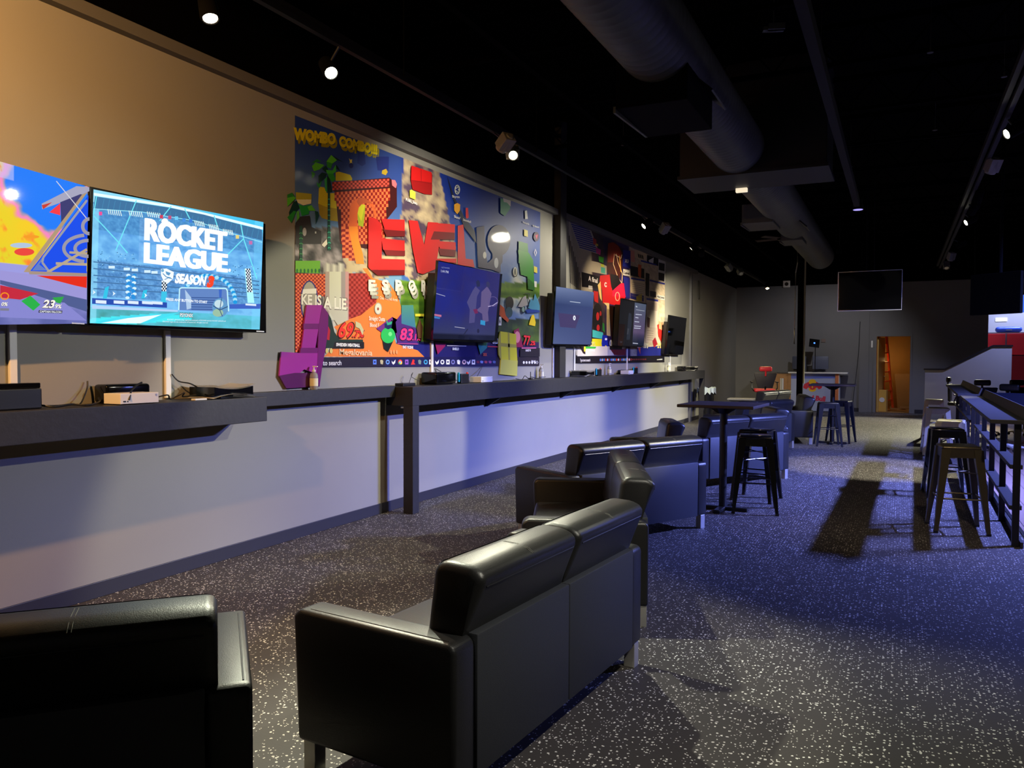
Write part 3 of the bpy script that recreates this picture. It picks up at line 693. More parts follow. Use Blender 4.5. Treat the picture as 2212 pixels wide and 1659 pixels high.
A.poly((236, 200, 120), [(345, 760), (375, 720), (390, 930), (370, 900)]); A.poly((196, 36, 36), [(300, 820), (350, 830), (350, 950), (310, 930)])
A.poly((222, 196, 140), [(405, 945), (465, 950), (480, 1300), (440, 1290), (440, 980)])
A.poly((60, 34, 26), [(465, 975), (590, 985), (600, 1400), (500, 1400)])
A.ell((26, 22, 24), 345, 1110, 52, 160); A.ell((196, 40, 44), 345, 1090, 16, 44); A.ell((196, 40, 44), 350, 1210, 16, 34); A.ell((170, 36, 40), 375, 1060, 10, 26)
A.poly((70, 190, 180), [(290, 1230), (400, 1260), (410, 1330), (290, 1310)]); A.poly((236, 224, 30), [(285, 1325), (400, 1330), (395, 1430), (290, 1410)])
A.poly((40, 120, 50), [(395, 1150), (415, 1170), (420, 1260), (395, 1240)])
A.poly((24, 40, 160), [(395, 1285), (445, 1290), (458, 1400), (430, 1480), (400, 1470), (385, 1380)]); A.ell((236, 210, 60), 430, 1425, 12, 30); A.ell((236, 236, 240), 432, 1330, 12, 12)
A.poly((222, 214, 196), [(130, 1400), (640, 1410), (640, 1500), (130, 1510)])
A.poly((60, 180, 60), [(150, 1405), (330, 1410), (320, 1430), (180, 1430)]); A.poly((40, 26, 30), [(150, 1405), (215, 1400), (215, 1490), (190, 1480)]); A.ell((226, 210, 60), 208, 1430, 10, 34)
A.text('.3%', (230, 220, 120), (270, 1400), (320, 1402), (270, 1355), .06); A.text('0.', (236, 236, 240), (470, 1405), (505, 1405), (470, 1335), .04)
A.text('TAE FURNACE', (236, 236, 236), (252, 1455), (315, 1458), (252, 1435), .05)
A.poly((120, 30, 40), [(480, 1440), (640, 1430), (640, 1500), (520, 1500)])
# clippings on the right
for c_, p in (((34, 40, 140), [(610, 390), (690, 400), (690, 590), (610, 560)]), ((226, 150, 130), [(690, 390), (735, 400), (735, 520), (690, 510)]), ((216, 190, 150), [(730, 385), (855, 420), (855, 500), (735, 470)]),
    ((46, 50, 130), [(730, 360), (850, 395), (850, 415), (730, 380)]), ((20, 20, 30), [(865, 440), (985, 480), (985, 560), (865, 530)]), ((226, 220, 214), [(880, 500), (935, 470), (930, 530), (890, 525)]),
    ((216, 210, 206), [(985, 490), (1060, 510), (1055, 730), (980, 705)]), ((22, 22, 30), [(988, 520), (1050, 535), (1048, 615), (988, 600)]), ((24, 20, 30), [(985, 625), (1048, 640), (1046, 725), (985, 705)]),
    ((44, 50, 150), [(800, 495), (965, 540), (965, 556), (800, 512)]), ((20, 16, 22), [(690, 555), (835, 590), (835, 690), (690, 660)]), ((206, 90, 40), [(770, 540), (805, 550), (800, 690), (770, 660)]),
    ((226, 222, 210), [(612, 590), (685, 605), (685, 670), (612, 655)]), ((36, 40, 130), [(612, 670), (685, 685), (685, 900), (640, 890)]), ((220, 200, 170), [(692, 695), (840, 715), (838, 940), (692, 900)]),
    ((40, 44, 140), [(695, 680), (840, 705), (840, 722), (695, 698)]), ((36, 36, 120), [(690, 840), (830, 870), (830, 935), (690, 900)]), ((226, 200, 60), [(750, 880), (810, 850), (810, 930), (755, 930)]),
    ((24, 20, 24), [(850, 630), (890, 640), (885, 880), (850, 870)]), ((46, 50, 140), [(892, 700), (1052, 740), (1052, 756), (892, 718)]), ((40, 26, 30), [(895, 820), (960, 830), (960, 890), (895, 880)]),
    ((226, 220, 206), [(965, 860), (1050, 880), (1050, 920), (965, 900)]), ((214, 190, 170), [(855, 900), (980, 920), (975, 1370), (850, 1360)]), ((46, 50, 150), [(858, 895), (980, 915), (980, 935), (858, 915)]),
    ((224, 206, 190), [(862, 1020), (975, 1030), (965, 1210), (860, 1200)]), ((100, 60, 50), [(866, 1095), (895, 1110), (890, 1210), (864, 1200)]), ((190, 36, 30), [(970, 1180), (1030, 1150), (1020, 1370), (985, 1300)]),
    ((200, 150, 110), [(990, 1140), (1035, 1160), (1030, 1240), (990, 1220)]), ((34, 40, 130), [(760, 1420), (1040, 1400), (1040, 1530), (760, 1520)]), ((170, 36, 50), [(920, 1350), (950, 1310), (975, 1380), (940, 1420)]), ((220, 90, 70), [(768, 1420), (795, 1420), (792, 1490)])):
    A.poly(c_, p)
for k in range(3): A.poly((30, 20, 20), [(765+20*k, 425+6*k), (782+20*k, 440+6*k), (788+20*k, 480+6*k), (772+20*k, 466+6*k)])
for k in range(8): A.line((150, 130, 110), [(700, 730+20*k), (835, 755+20*k)], 4)
for k in range(6): A.line((130, 110, 110), [(868, 945+14*k), (970, 958+14*k)], 3)
for k in range(5): A.line((150, 120, 110), [(862, 1240+24*k), (930, 1246+24*k)], 4)
A.text('Level', (50, 46, 50), (620, 642), (678, 652), (620, 612), .03); A.text('VULCANO', (40, 36, 40), (970, 890), (1046, 908), (970, 868), .05)
A.text('XU', (226, 226, 236), (628, 520), (668, 526), (628, 485), .05); A.text('15%', (236, 226, 190), (825, 1420), (872, 1424), (828, 1370), .05, .1); A.text('2%', (236, 206, 120), (972, 1420), (1010, 1424), (974, 1370), .05, .1)
A.poly((22, 18, 24), [(470, 1400), (600, 1405), (600, 1440), (470, 1440)])
A.use(0, 0, 1)
A.poly((22, 18, 26), [(1245, 771), (1434.6, 768), (1434.5, 782.5), (1244.6, 785.3)])
A.text('Type here to search', (226, 222, 214), (1252, 781), (1274, 780.5), (1252, 775), .02)
for k in range(26):
    c_ = [(90, 130, 220), (190, 190, 190), (90, 150, 200), (220, 60, 50), (226, 222, 214), (150, 60, 50)][k % 6 if k < 18 else 5]
    A.ell(c_, 1296+3.9*k, 777.4-.05*k, 1.5, 3 if k < 18 else 1.6, 8)
A.line((200, 200, 200), [(1418, 777), (1430, 776)], 2)
t = thing('wall_mural', 'football collage mural with a red jersey player on the far wall panel', 'mural', (WX+.002, 0, 0), R(90))
A.build('printed_sheet', M_art, t)

# ------------------------------------------------------------------ televisions on the left wall
def tv(label, yc, z0, x, tilt, art, group=None, gap=None):
    t = thing('television', label, 'television', (x, yc, z0), rot=(R(tilt), 0, R(90)), group=group)
    M = Matrix.Translation((x, yc, z0)) @ Euler((R(tilt), 0, R(90))).to_matrix().to_4x4()
    bm = BM(); box(bm, -.725, .725, 0, .04, 0, .83, bev=.003); obj('bezel', bm, M_plasticd, t)
    d = abs(x-WX)-.006
    zt = .79-.02*tilt
    if gap:
        bm = BM(); box(bm, -.72, gap[0], .042, d, .0, zt, bev=.01); obj('back_housing', bm, M_plastic, t)
        bm = BM(); box(bm, gap[1], .66, .042, d, .0, zt, bev=.01); obj('back_housing', bm, M_plastic, t)
    else:
        bm = BM(); box(bm, -.70, .66, .042, d, .0, zt, bev=.01); obj('back_housing', bm, M_plastic, t)
    bm = BM(); box(bm, .62, .70, -.002, .0, .006, .014); obj('maker_badge', bm, M_chrome, t)
    if art:
        A = Art(M, .0015); art(A); A.build('screen', M_scr, t)
    else:
        bm = BM(); box(bm, -.715, .715, -.0015, 0, .012, .82); obj('screen', bm, M_glass, t)
    return t
def scr_soccer(A):
    A.use(0, 0, 1)
    def f(a, b):
        u = a*370; v = b*300; n = fbm(u/25+4, v/18); n2 = fbm(u/6, v/5)
        c = lerp((74, 140, 210), (120, 190, 240), .5+n*1.4+(b-.3))
        if b < .3: c = lerp((60, 120, 180), (96, 166, 220), .5+n2)
        if b < .10: c = lerp((150, 216, 240), (60, 190, 236), a)
        if .52 < b < .8: c = lerp((70, 124, 184), (104, 164, 220), .5+n2*1.8)
        if b > .88: c = lerp((70, 150, 150), (90, 190, 214), .4+n+a*.6-(b-.9)*2)
        if b > .9 and abs((b-.9)/.1-(1-a*1.6)) < .35 and a < .6: c = (70, 226, 236)
        if a < .04 and b > .1: c = lerp(c, (150, 226, 250), .6)
        if a > .95: c = lerp(c, (120, 210, 250), .5)
        return c
    A.field([(202, 409), (569, 480), (561, 712), (194, 698)], 150, 110, f)
    A.use(190, 400, 5.185)
    A.poly((226, 246, 252), [(65, 85), (900, 215), (1400, 330), (1960, 470), (1960, 500), (1400, 360), (900, 245), (65, 115)])
    # roof net
    A.poly((62, 112, 156), [(80, 125), (900, 250), (1300, 330), (1700, 440), (1950, 500), (1950, 620), (1600, 520), (1100, 400), (700, 310), (60, 270)])
    for k in range(30): A.line((70, 140, 180), [(120+62*k, 135+12*k), (90+62*k, 280+11.5*k)], 4)
    for p in ([(95, 120), (60, 330)], [(540, 170), (310, 730)], [(930, 235), (800, 400)], [(1080, 265), (1150, 400)], [(1410, 340), (1450, 470)], [(1710, 440), (1740, 600)], [(1740, 600), (1890, 1050)], [(1740, 600), (1560, 780)], [(60, 340), (340, 640), (440, 760)]):
        A.line((110, 226, 240), p, 11)
    A.line((150, 226, 246), [(60, 265), (600, 300), (820, 340), (1200, 400), (1640, 550), (1950, 640)], 8)
    for x0, y0 in ((220, 300), (455, 315), (660, 325), (1190, 425), (1350, 465), (1510, 520)):
        for k in range(7 if x0 < 800 else 6):
            s_ = 23 if x0 < 800 else 19
            A.line((226, 244, 236), [(x0+s_*k, y0-30+3*k), (x0+14+s_*k, y0+28+3*k)], 8)
    for x, y, c_ in ((135, 318, (230, 80, 150)), (818, 355, (200, 60, 90)), (910, 362, (190, 80, 120)), (985, 370, (110, 200, 240)), (1070, 390, (70, 140, 220)), (1145, 400, (60, 120, 210)), (1668, 580, (226, 206, 120)), (1817, 645, (190, 110, 170))):
        A.quad(c_, x-18, y-20, x+18, y+20)
    # stands and crowd dots
    random.seed(3)
    for k in range(420):
        x = random.uniform(80, 1900); b_ = random.random()
        if 560 < x < 1580: continue
        y = 720+x*.1+b_*330
        A.quad(random.choice([(110, 180, 226), (60, 120, 170), (150, 206, 240), (40, 90, 140)]), x, y, x+12, y+8)
    for k in range(5): A.line((66, 112, 160), [(40, 860+75*k), (700, 930+66*k), (1900, 1080+45*k)], 12)
    for x in (210, 380, 470, 610, 690): A.quad((206, 232, 246), x, 905+(x-210)*.12, x+70, 935+(x-210)*.12)
    # flags, balloon column and balloon arch
    for x in (160, 590): A.poly((50, 190, 226), [(x-15, 1270), (x+30, 1270), (x+55, 1130+(x > 300)*40), (x+10, 1150+(x > 300)*30)])
    for x, y in ((45, 1200), (268, 1215), (465, 1230), (625, 1235)): A.poly((226, 240, 250), [(x-14, y-25), (x+20, y), (x-14, y+25), (x-4, y)])
    for k in range(26): A.ell((40, 140, 216) if k % 3 else (210, 236, 250), 430+60*(k % 2)+12*math.sin(k), 1010+(k//2)*21, 24, 17, 10)
    for k in range(34):
        a_ = math.pi*(1-k/33.); A.ell((30, 150, 220) if k % 2 else (160, 220, 246), 1330+275*math.cos(a_)+(20 if k > 20 else 0), 1250-265*math.sin(a_)+(k/33.)*60, 24, 22, 10)
    A.checker([(800, 1070), (870, 1070), (850, 1190), (800, 1190)], (20, 30, 50), (230, 240, 246), 4, 6, [(800, 1070), (870, 1070), (850, 1190), (800, 1190)])
    A.poly((60, 190, 226), [(798, 1190), (860, 1195), (850, 1330), (790, 1310)])
    A.poly((170, 240, 246), [(1730, 935), (1795, 935), (1840, 1320), (1765, 1320)])
    A.checker([(1740, 935), (1792, 935), (1820, 1200), (1762, 1200)], (20, 30, 60), (230, 240, 246), 4, 14, [(1740, 935), (1792, 935), (1820, 1200), (1762, 1200)])
    # side boards
    A.poly((40, 76, 170), [(20, 1265), (860, 1315), (860, 1375), (20, 1330)]); A.poly((60, 96, 190), [(1560, 1335), (1910, 1330), (1905, 1385), (1560, 1385)])
    for x in (60, 262, 420, 580, 690, 1740): A.poly((214, 228, 246), [(x, 1285+(x/850.)*20), (x+120, 1292+(x/850.)*20), (x+120, 1330+(x/850.)*12), (x, 1322+(x/850.)*12)])
    A.poly((176, 206, 240), [(20, 1345), (980, 1400), (980, 1420), (20, 1385)])
    A.poly((70, 216, 236), [(20, 1540), (340, 1470), (1000, 1430), (640, 1550)]); A.poly((226, 246, 250), [(120, 1545), (420, 1490), (800, 1450), (560, 1548)])
    # goal
    A.poly((96, 130, 190), [(1000, 1150), (1530, 1150), (1550, 1420), (985, 1400)])
    for k in range(6): A.line((60, 90, 150), [(1130, 1260+26*k), (1480, 1265+26*k)], 12)
    A.line((190, 236, 246), [(990, 1400), (1000, 1160), (1025, 1150), (1520, 1158), (1535, 1180), (1550, 1415)], 14)
    A.poly((170, 196, 226), [(1060, 1170), (1130, 1260), (1130, 1380), (1080, 1395)]); A.poly((60, 100, 190), [(1440, 1170), (1475, 1170), (1470, 1260), (1445, 1260)])
    A.ell((96, 150, 196), 1455, 1372, 88, 108, 28); A.ell((190, 216, 226), 1440, 1330, 50, 45); A.ell((150, 186, 160), 1430, 1430, 60, 44); A.line((50, 80, 120), [(1375, 1350), (1450, 1400), (1540, 1360)], 10); A.line((50, 80, 120), [(1470, 1270), (1450, 1400), (1480, 1470)], 8)
    # words
    W = (255, 255, 255)
    for e in (-11, -4, 4, 11):
        A.text('ROCKET', W, (612+e, 607), (1520+e, 740), (618+e, 367), .03); A.text('LEAGUE', W, (606+e, 862), (1530+e, 972), (610+e, 640), .03)
    A.ell(W, 1560, 955, 14, 18)
    # shield emblem
    A.poly((236, 244, 250), [(790, 940), (850, 935), (935, 975), (925, 1050), (870, 1100), (820, 1080), (790, 1010)])
    A.ell((110, 170, 206), 808, 958, 16, 18); A.line((80, 140, 186), [(810, 990), (850, 1030), (900, 1040)], 10); A.poly((90, 150, 196), [(840, 965), (900, 985), (880, 1015), (850, 1000)]); A.line((80, 140, 186), [(830, 1060), (870, 1040), (915, 1050)], 8)
    A.text('SEASON', (245, 250, 255), (942, 1090), (1285, 1120), (955, 985), .06, .12); A.text('3', (240, 70, 40), (1300, 1132), (1372, 1138), (1318, 1012), .09, .1)
    A.text('PRESS ANY BUTTON TO START', (240, 246, 250), (845, 1292), (1310, 1325), (845, 1262), .03)
    A.text('PSYONIX', (40, 60, 80), (1000, 1478), (1150, 1482), (1000, 1428), .08); A.text('PSYONIX', (230, 236, 240), (1003, 1475), (1148, 1480), (1003, 1434), .03)
    A.text('ROCKET LEAGUE is the registered trademark of PSYONIX and the ROCKET LEAGUE and', (220, 236, 246), (860, 1512), (1515, 1530), (860, 1497), .01)
    A.text('PSYONIX logos are the trademarks of Psyonix LLC. All rights reserved.', (220, 236, 246), (808, 1535), (1318, 1548), (808, 1520), .01)
def scr_fight(A):
    A.use(0, 0, 1)
    def f(a, b):
        n = fbm(a*6, b*6); n2 = fbm(a*14+5, b*10)
        if b < .62:
            c = lerp((216, 206, 44), (240, 196, 40), .5+n)
            d = math.hypot(a-.82, (b-.12)*.9)
            c = lerp((36, 120, 240), c, (d-.20+n*.12)/.04)
            if .62 < d+n2*.15 < 0: pass
            e = d+n*.12-.235
            c = lerp(c, (236, 130, 190), 1.1-abs(e)/.03)
            if a < .62 and b < .1: c = lerp(c, (200, 190, 240), .6)
            if d > .27: c = lerp(c, (244, 130, 50), (n2-.12)*5)
        else: c = lerp((150, 150, 216), (90, 96, 160), (b-.62)*2.4+n)
        return c
    # whole screen (left part lies outside the frame)
    A.field([(-230, 283), (189.5, 403), (187.5, 699), (-230, 704)], 230, 130, f)
    A.use(0, 350, 4.61)
    A.poly((160, 160, 184), [(415, 415), (760, 240), (890, 250), (890, 290), (700, 370), (420, 470)]); A.poly((60, 60, 110), [(600, 400), (800, 320), (850, 330), (610, 600)])
    A.poly((196, 60, 50), [(415, 430), (520, 400), (430, 470)]); A.poly((236, 60, 70), [(490, 500), (600, 410), (600, 530)])
    A.poly((26, 76, 226), [(300, 1085), (880, 330), (862, 1115)]); A.poly((170, 146, 116), [(235, 1095), (820, 320), (870, 300), (300, 1085), (330, 1100)])
    A.poly((96, 120, 190), [(320, 1080), (870, 370), (868, 400), (390, 1020), (470, 1080)])
    A.line((150, 150, 160), [(865, 380), (430, 950), (420, 1000), (480, 1080)], 22)
    A.ring((150, 146, 160), 880, 860, 262, 150, 34, 24, 100, 260); A.ring((150, 146, 160), 880, 860, 150, 96, 34, 24, 90, 270); A.ring((150, 146, 160), 890, 640, 84, 90, 34, 16, 90, 270)
    A.line((176, 160, 136), [(470, 1100), (865, 870)], 26); A.line((176, 160, 136), [(555, 1010), (865, 1020)], 26); A.line((176, 160, 136), [(690, 900), (865, 910)], 22)
    A.line((206, 206, 214), [(560, 190), (740, 410), (860, 560)], 8)
    A.poly((160, 140, 126), [(285, 1085), (865, 1108), (865, 1140), (290, 1118)]); A.poly((220, 44, 26), [(350, 1130), (865, 1140), (862, 1255), (600, 1200)])
    A.poly((150, 144, 206), [(0, 1080), (320, 1120), (862, 1260), (862, 1380), (0, 1190)]); A.poly((76, 90, 140), [(0, 1175), (862, 1370), (862, 1490), (0, 1215)])
    A.poly((190, 40, 60), [(0, 1225), (380, 1310), (200, 1370), (0, 1350)]); A.poly((130, 130, 200), [(0, 1365), (220, 1380), (640, 1400), (862, 1580), (0, 1545)])
    A.ell((226, 70, 60), 240, 895, 100, 38); A.ell((170, 190, 214), 210, 830, 110, 26); A.ell((236, 150, 40), 310, 745, 80, 18)
    A.poly((40, 170, 70), [(210, 1385), (300, 1330), (400, 1420), (330, 1480)]); A.poly((46, 160, 70), [(520, 1350), (635, 1340), (600, 1410), (560, 1400)])
    A.ring((236, 140, 30), 45, 1335, 44, 38, 12)
    for w_, c_ in ((.08, (30, 20, 20)), (.03, (240, 236, 226))):
        A.text('23', c_, (418, 1448), (530, 1452), (432, 1370), w_, .15); A.text('.9%', c_, (532, 1455), (605, 1458), (535, 1415), w_, .15); A.text('0%', c_, (8, 1430), (70, 1432), (12, 1395), w_, .15)
    A.poly((50, 50, 70), [(385, 1475), (620, 1480), (615, 1508), (380, 1500)]); A.text('CAPTAIN FALCON', (226, 230, 236), (392, 1497), (608, 1504), (394, 1478), .03)
    A.poly((120, 120, 140), [(0, 1455), (88, 1458), (86, 1482), (0, 1480)])
def scr_menu(A):
    A.use(880, 540, 6.38)
    def f(a, b):
        n = fbm(a*5, b*4)
        c = lerp((27, 35, 120), (41, 38, 96), a*1.2+n)
        c = lerp(c, (52, 57, 88), (b-.62)*2.6)
        if b > .93: c = (16, 20, 43)
        return lerp(c, (67, 67, 112), max(0, .35-abs(a-.68)*1.6)*.7*(b > .2))
    A.field([(428, 155), (1278, 325), (1200, 1245), (350, 1225)], 40, 34, f)
    A.text('NETWORK', (104, 112, 168), (470, 250), (585, 262), (470, 230), .02); A.text('1:44 PM', (152, 156, 188), (462, 305), (566, 322), (464, 270), .03)
    for c_, p in (((73, 70, 120), [(820, 720), (900, 560), (940, 500), (1000, 560), (960, 640), (925, 1000), (850, 1010), (860, 820)]), ((92, 80, 124), [(1020, 580), (1100, 500), (1160, 600), (1110, 860), (1120, 980), (1040, 1000), (1030, 880), (950, 830), (1010, 780)]),
        ((35, 40, 76), [(945, 440), (975, 410), (1000, 440), (1000, 500), (960, 510)]), ((48, 48, 88), [(1085, 450), (1110, 430), (1140, 460), (1130, 520), (1095, 510)]), ((104, 35, 80), [(905, 820), (960, 810), (975, 870), (930, 880)])):
        A.poly(c_, p)
    A.line((164, 152, 192), [(1112, 780), (1180, 765), (1245, 720)], 12); A.line((152, 156, 188), [(398, 600), (520, 636)], 9); A.ring((88, 76, 128), 1180, 710, 70, 70, 8)
    A.poly((180, 104, 136), [(372, 880), (470, 895), (465, 925), (370, 905)]); A.poly((56, 120, 184), [(370, 910), (450, 930), (445, 950), (370, 940)])
    A.poly((48, 136, 188), [(1008, 965), (1072, 978), (1070, 1040), (1005, 1025)]); A.line((160, 160, 184), [(650, 1060), (790, 1078)], 8); A.line((32, 35, 64), [(775, 1170), (830, 1090)], 14); A.ell((32, 32, 64), 975, 1115, 16, 30)
def scr_boot(A):
    A.use(1160, 440, 3.606)
    A.field([(150, 645), (443, 690), (420, 1098), (124, 1092)], 20, 30, lambda a, b: lerp(lerp((110, 124, 160), (48, 62, 104), b*3.2), (66, 80, 124), a*.5) if b < .3 else lerp(lerp((48, 62, 104), (80, 92, 136), (b-.3)*1.4), (60, 70, 116), a*.7))
    A.poly((66, 58, 100), [(165, 850), (335, 870), (300, 970), (180, 960)])
    A.line((176, 186, 206), [(256, 762), (338, 772)], 5); A.ell((226, 230, 240), 291, 890, 10, 19); A.ell((70, 84, 126), 291, 890, 3, 9)
def scr_profile(A):
    A.use(1160, 440, 3.606)
    A.field([(650, 745), (852, 782), (830, 1112), (628, 1105)], 4, 10, lambda a, b: (12, 14, 20))
    A.field([(762, 770), (850, 785), (830, 1110), (742, 1100)], 6, 16, lambda a, b: lerp((74, 84, 104), (88, 66, 100), b*1.1) if b < .72 else lerp((70, 60, 90), (28, 34, 52), (b-.72)*5))
    A.line((150, 156, 170), [(772, 826), (838, 836)], 4); A.text('Me', (190, 196, 206), (770, 806), (782, 808), (770, 794), .02)
    for k, (x, y, w_) in enumerate(((768, 862, 48), (766, 886, 24), (760, 918, 36), (758, 952, 52), (756, 968, 50), (746, 1086, 40))):
        A.line((176, 180, 200), [(x, y), (x+w_, y+4)], 6)
    A.poly((30, 36, 48), [(715, 850), (735, 856), (738, 930), (722, 1060), (712, 1060), (706, 1060), (696, 1060), (704, 950)]); A.text('LV', (60, 66, 80), (648, 1082), (664, 1084), (648, 1070), .02)
TVs = [tv('lit television at the left edge, bright yellow and blue fight on screen', 2.385, 1.703, -4.35, 0, scr_fight),
       tv('lit television showing a blue stadium under large white lettering', 3.86, 1.703, -4.35, 0, scr_soccer),
       tv('television with dim violet menu screen hanging in front of the red lettered mural', 7.74, 1.70, -4.36, 4.5, scr_menu),
       tv('television with pale blue boot screen beside the dark wall post', 10.92, 1.70, -4.36, 3, scr_boot, gap=(-.42, -.14)),
       tv('television with black figure and a grey side panel on screen, over the football mural', 13.82, 1.73, -4.36, 3.5, scr_profile),
       tv('switched off television right of the football mural, last along the wall', 16.95, 1.60, -4.38, 5, None)]
# ------------------------------------------------------------------ cable covers, conduit, wall post
for y, z1, lab in ((2.75, 1.70, 'white cable cover under the leftmost television'), (3.80, 1.70, 'white cable cover under the television with the blue stadium'), (7.20, 1.70, 'white cable cover under the television with the violet menu'),
               (10.50, 1.70, 'white cable cover left of the dark wall post'), (11.33, 1.70, 'white cable cover under the television with the boot screen'), (13.95, 1.72, 'white cable cover on the lower edge of the football mural'), (17.0, 1.62, 'white cable cover under the switched off last television')):
    bm = BM(); box(bm, WX, WX+.022, y-.022, y+.022, 1.235, z1, bev=.004)
    tag(obj('cable_cover', bm, M_white), lab, 'cable cover', 'cable covers on the long wall')
t = thing('wall_post', 'dark square post rising from the shelf between the two murals', 'post', (-4.42, 10.64, 1.24))
bm = BM(); box(bm, -.087, .016, -.11, .11, 0, 3.7); obj('post_shaft', bm, M_blackwood, t)
bm = BM(); box(bm, WX, WX+.05, 18.75, 18.86, 0, 3.58)
tag(obj('conduit', bm, mat('painted_conduit', (84, 84, 90), .5)), 'grey square conduit on the wall near the end of the shelf', 'conduit')
bm = BM(); box(bm, WX, WX+.03, 19.6, 19.72, 3.0, 3.45)
tag(obj('wall_speaker', bm, M_plastic), 'small black box high on the wall beyond the conduit', 'speaker')

# ------------------------------------------------------------------ shelves
t = thing('wall_shelf', 'deep black plank shelf under the two lit televisions', 'shelf', (WX, 4.43, 0))
bm = BM(); box(bm, .002, .31, -4.4, 0, 1.045, 1.225, bev=.004); obj('plank', bm, M_blackwood, t)
t = thing('wall_shelf', 'shallow black shelf board joining the two deep shelves', 'shelf', (WX, 5.4, 0))
bm = BM(); box(bm, .002, .11, -.97, .97, 1.135, 1.245, bev=.003); obj('plank', bm, M_blackwood, t)
t = thing('wall_shelf', 'long deep black shelf on legs running under the murals', 'shelf', (WX, 6.38, 0))
bm = BM(); box(bm, .002, .31, 0, 12.72, 1.05, 1.235, bev=.004); obj('plank', bm, M_blackwood, t)
bm = BM(); box(bm, .20, .31, -.0, .11, 0, 1.05, bev=.003); obj('leg', bm, M_blackwood, t)
bm = BM(); box(bm, .20, .31, 12.60, 12.71, 0, 1.05, bev=.003); obj('leg', bm, M_blackwood, t)
for k in range(5):
    y = 2.05+2.35*k; bm = BM()
    prism(bm, [(0.003, 1.048), (.2, 1.048), (.2, 1.03), (.03, .93), (.003, .93)], y, y+.02, 'y')
    for v in bm.verts: pass
    obj('bracket', bm, M_blackmetal, t)
bm = BM(); box(bm, .14, .19, -.004, 0, 1.045, 1.058); obj('cup_hook_plate', bm, M_chrome, t, loc=(0, .05, -.02))

# ------------------------------------------------------------------ things on the shelves
ZS = 1.226
def at(n, lab, cat, x, y, z=ZS, rz=0, group=None): return thing(n, lab, cat, (x, y, z), R(rz), group)
# black dock at the left edge
t = at('console_dock', 'black dock box at the left end of the near shelf', 'console', -4.36, 2.60)
bm = BM(); box(bm, -.06, .06, -.19, .19, 0, .115, bev=.008); obj('shell', bm, M_plastic, t)
bm = BM(); box(bm, -.055, .055, -.185, .185, .116, .145, bev=.005); obj('lid', bm, M_plasticd, t)
# black rounded console
def black_console(lab, x, y, z, l=.32, d=.2, h=.12):
    t = at('game_console', lab, 'game console', x, y, z)
    bm = BM(); prism(bm, [(-d/2, .0), (d/2, .0), (d/2+.0, h-.03), (d/2-.04, h), (-d/2, h)], -l/2, l/2, 'y') if 0 else box(bm, -d/2, d/2, -l/2, l/2, .006, h, bev=.02, seg=3); obj('shell', bm, M_plasticd, t, True)
    bm = BM(); box(bm, -d/2+.03, d/2-.03, -l/2+.03, l/2-.03, 0, .006); obj('foot', bm, M_plastic, t)
    return t
black_console('black rounded console behind the white console on the near shelf', -4.432, 3.40, ZS, .32, .125)
def white_console(lab, x, y, z, rz=0):
    t = at('game_console', lab, 'game console', x, y, z, rz)
    bm = BM(); box(bm, -.075, .075, -.1375, .1375, .004, .068, bev=.003); obj('shell', bm, M_white, t)
    bm = BM(); box(bm, .0751, .077, -.118, -.10, .016, .024); box(bm, .0751, .077, -.09, -.083, .016, .024); obj('usb_port', bm, M_plastic, t)
    bm = BM(); lathe(bm, [(.007, 0), (.007, .001)], 12, Matrix.Translation((.0755, .118, .052)) @ Matrix.Rotation(R(90), 4, 'Y')); obj('power_button', bm, M_chrome, t)
    return t
white_console('flat white console lying at the front of the near shelf', -4.285, 3.35, ZS)
# curved white winged console lying flat
def winged(lab, x, y, z, rz=0):
    t = at('game_console', lab, 'game console', x, y, z, rz)
    L = .195
    def shell(sg):
        bm = BM(); n = 14; rows = []
        for i in range(n+1):
            yy = -L+2*L*i/n; zc = .052+sg*(.016+.026*(yy/L)**2)
            rows.append([bm.verts.new((xx, yy, zc+sg*.006*(abs(xx)/.13))) for xx in (-.13, 0, .13)])
        fs = []
        for a, b in zip(rows, rows[1:]):
            for k in range(2): fs.append(bm.faces.new((a[k], a[k+1], b[k+1], b[k])))
        bmesh.ops.solidify(bm, geom=fs, thickness=.005)
        return bm
    obj('side_shell', shell(1), M_white, t, True); obj('side_shell', shell(-1), M_white, t, True)
    bm = BM(); n = 10
    top = [(-L*.93+2*L*.93*i/n) for i in range(n+1)]
    pts = [(yy, .052+.012+.022*(yy/L)**2) for yy in top]+[(yy, .052-.012-.022*(yy/L)**2) for yy in top[::-1]]
    prism(bm, pts, -.12, .12, 'x'); obj('core', bm, M_plasticd, t)
    bm = BM(); box(bm, -.05, .05, -.06, .06, 0, .022); obj('foot', bm, M_plastic, t)
    return t
wc = winged('white winged console lying flat at the right end of the near shelf', -4.35, 4.14, ZS, 0)
dup(wc, (-4.36, 11.35, 1.237), 0, 'white winged console just right of the dark wall post')
dup(wc, (-4.36, 18.35, 1.237), 0, 'white winged console at the far end of the long shelf')
bm = BM(); box(bm, -.02, .02, -.05, .05, 0, .012, bev=.003)
tag(obj('wall_plug', bm, M_white, loc=(-4.235, 3.83, ZS)), 'small pale plug lying in front of the winged console', 'plug')
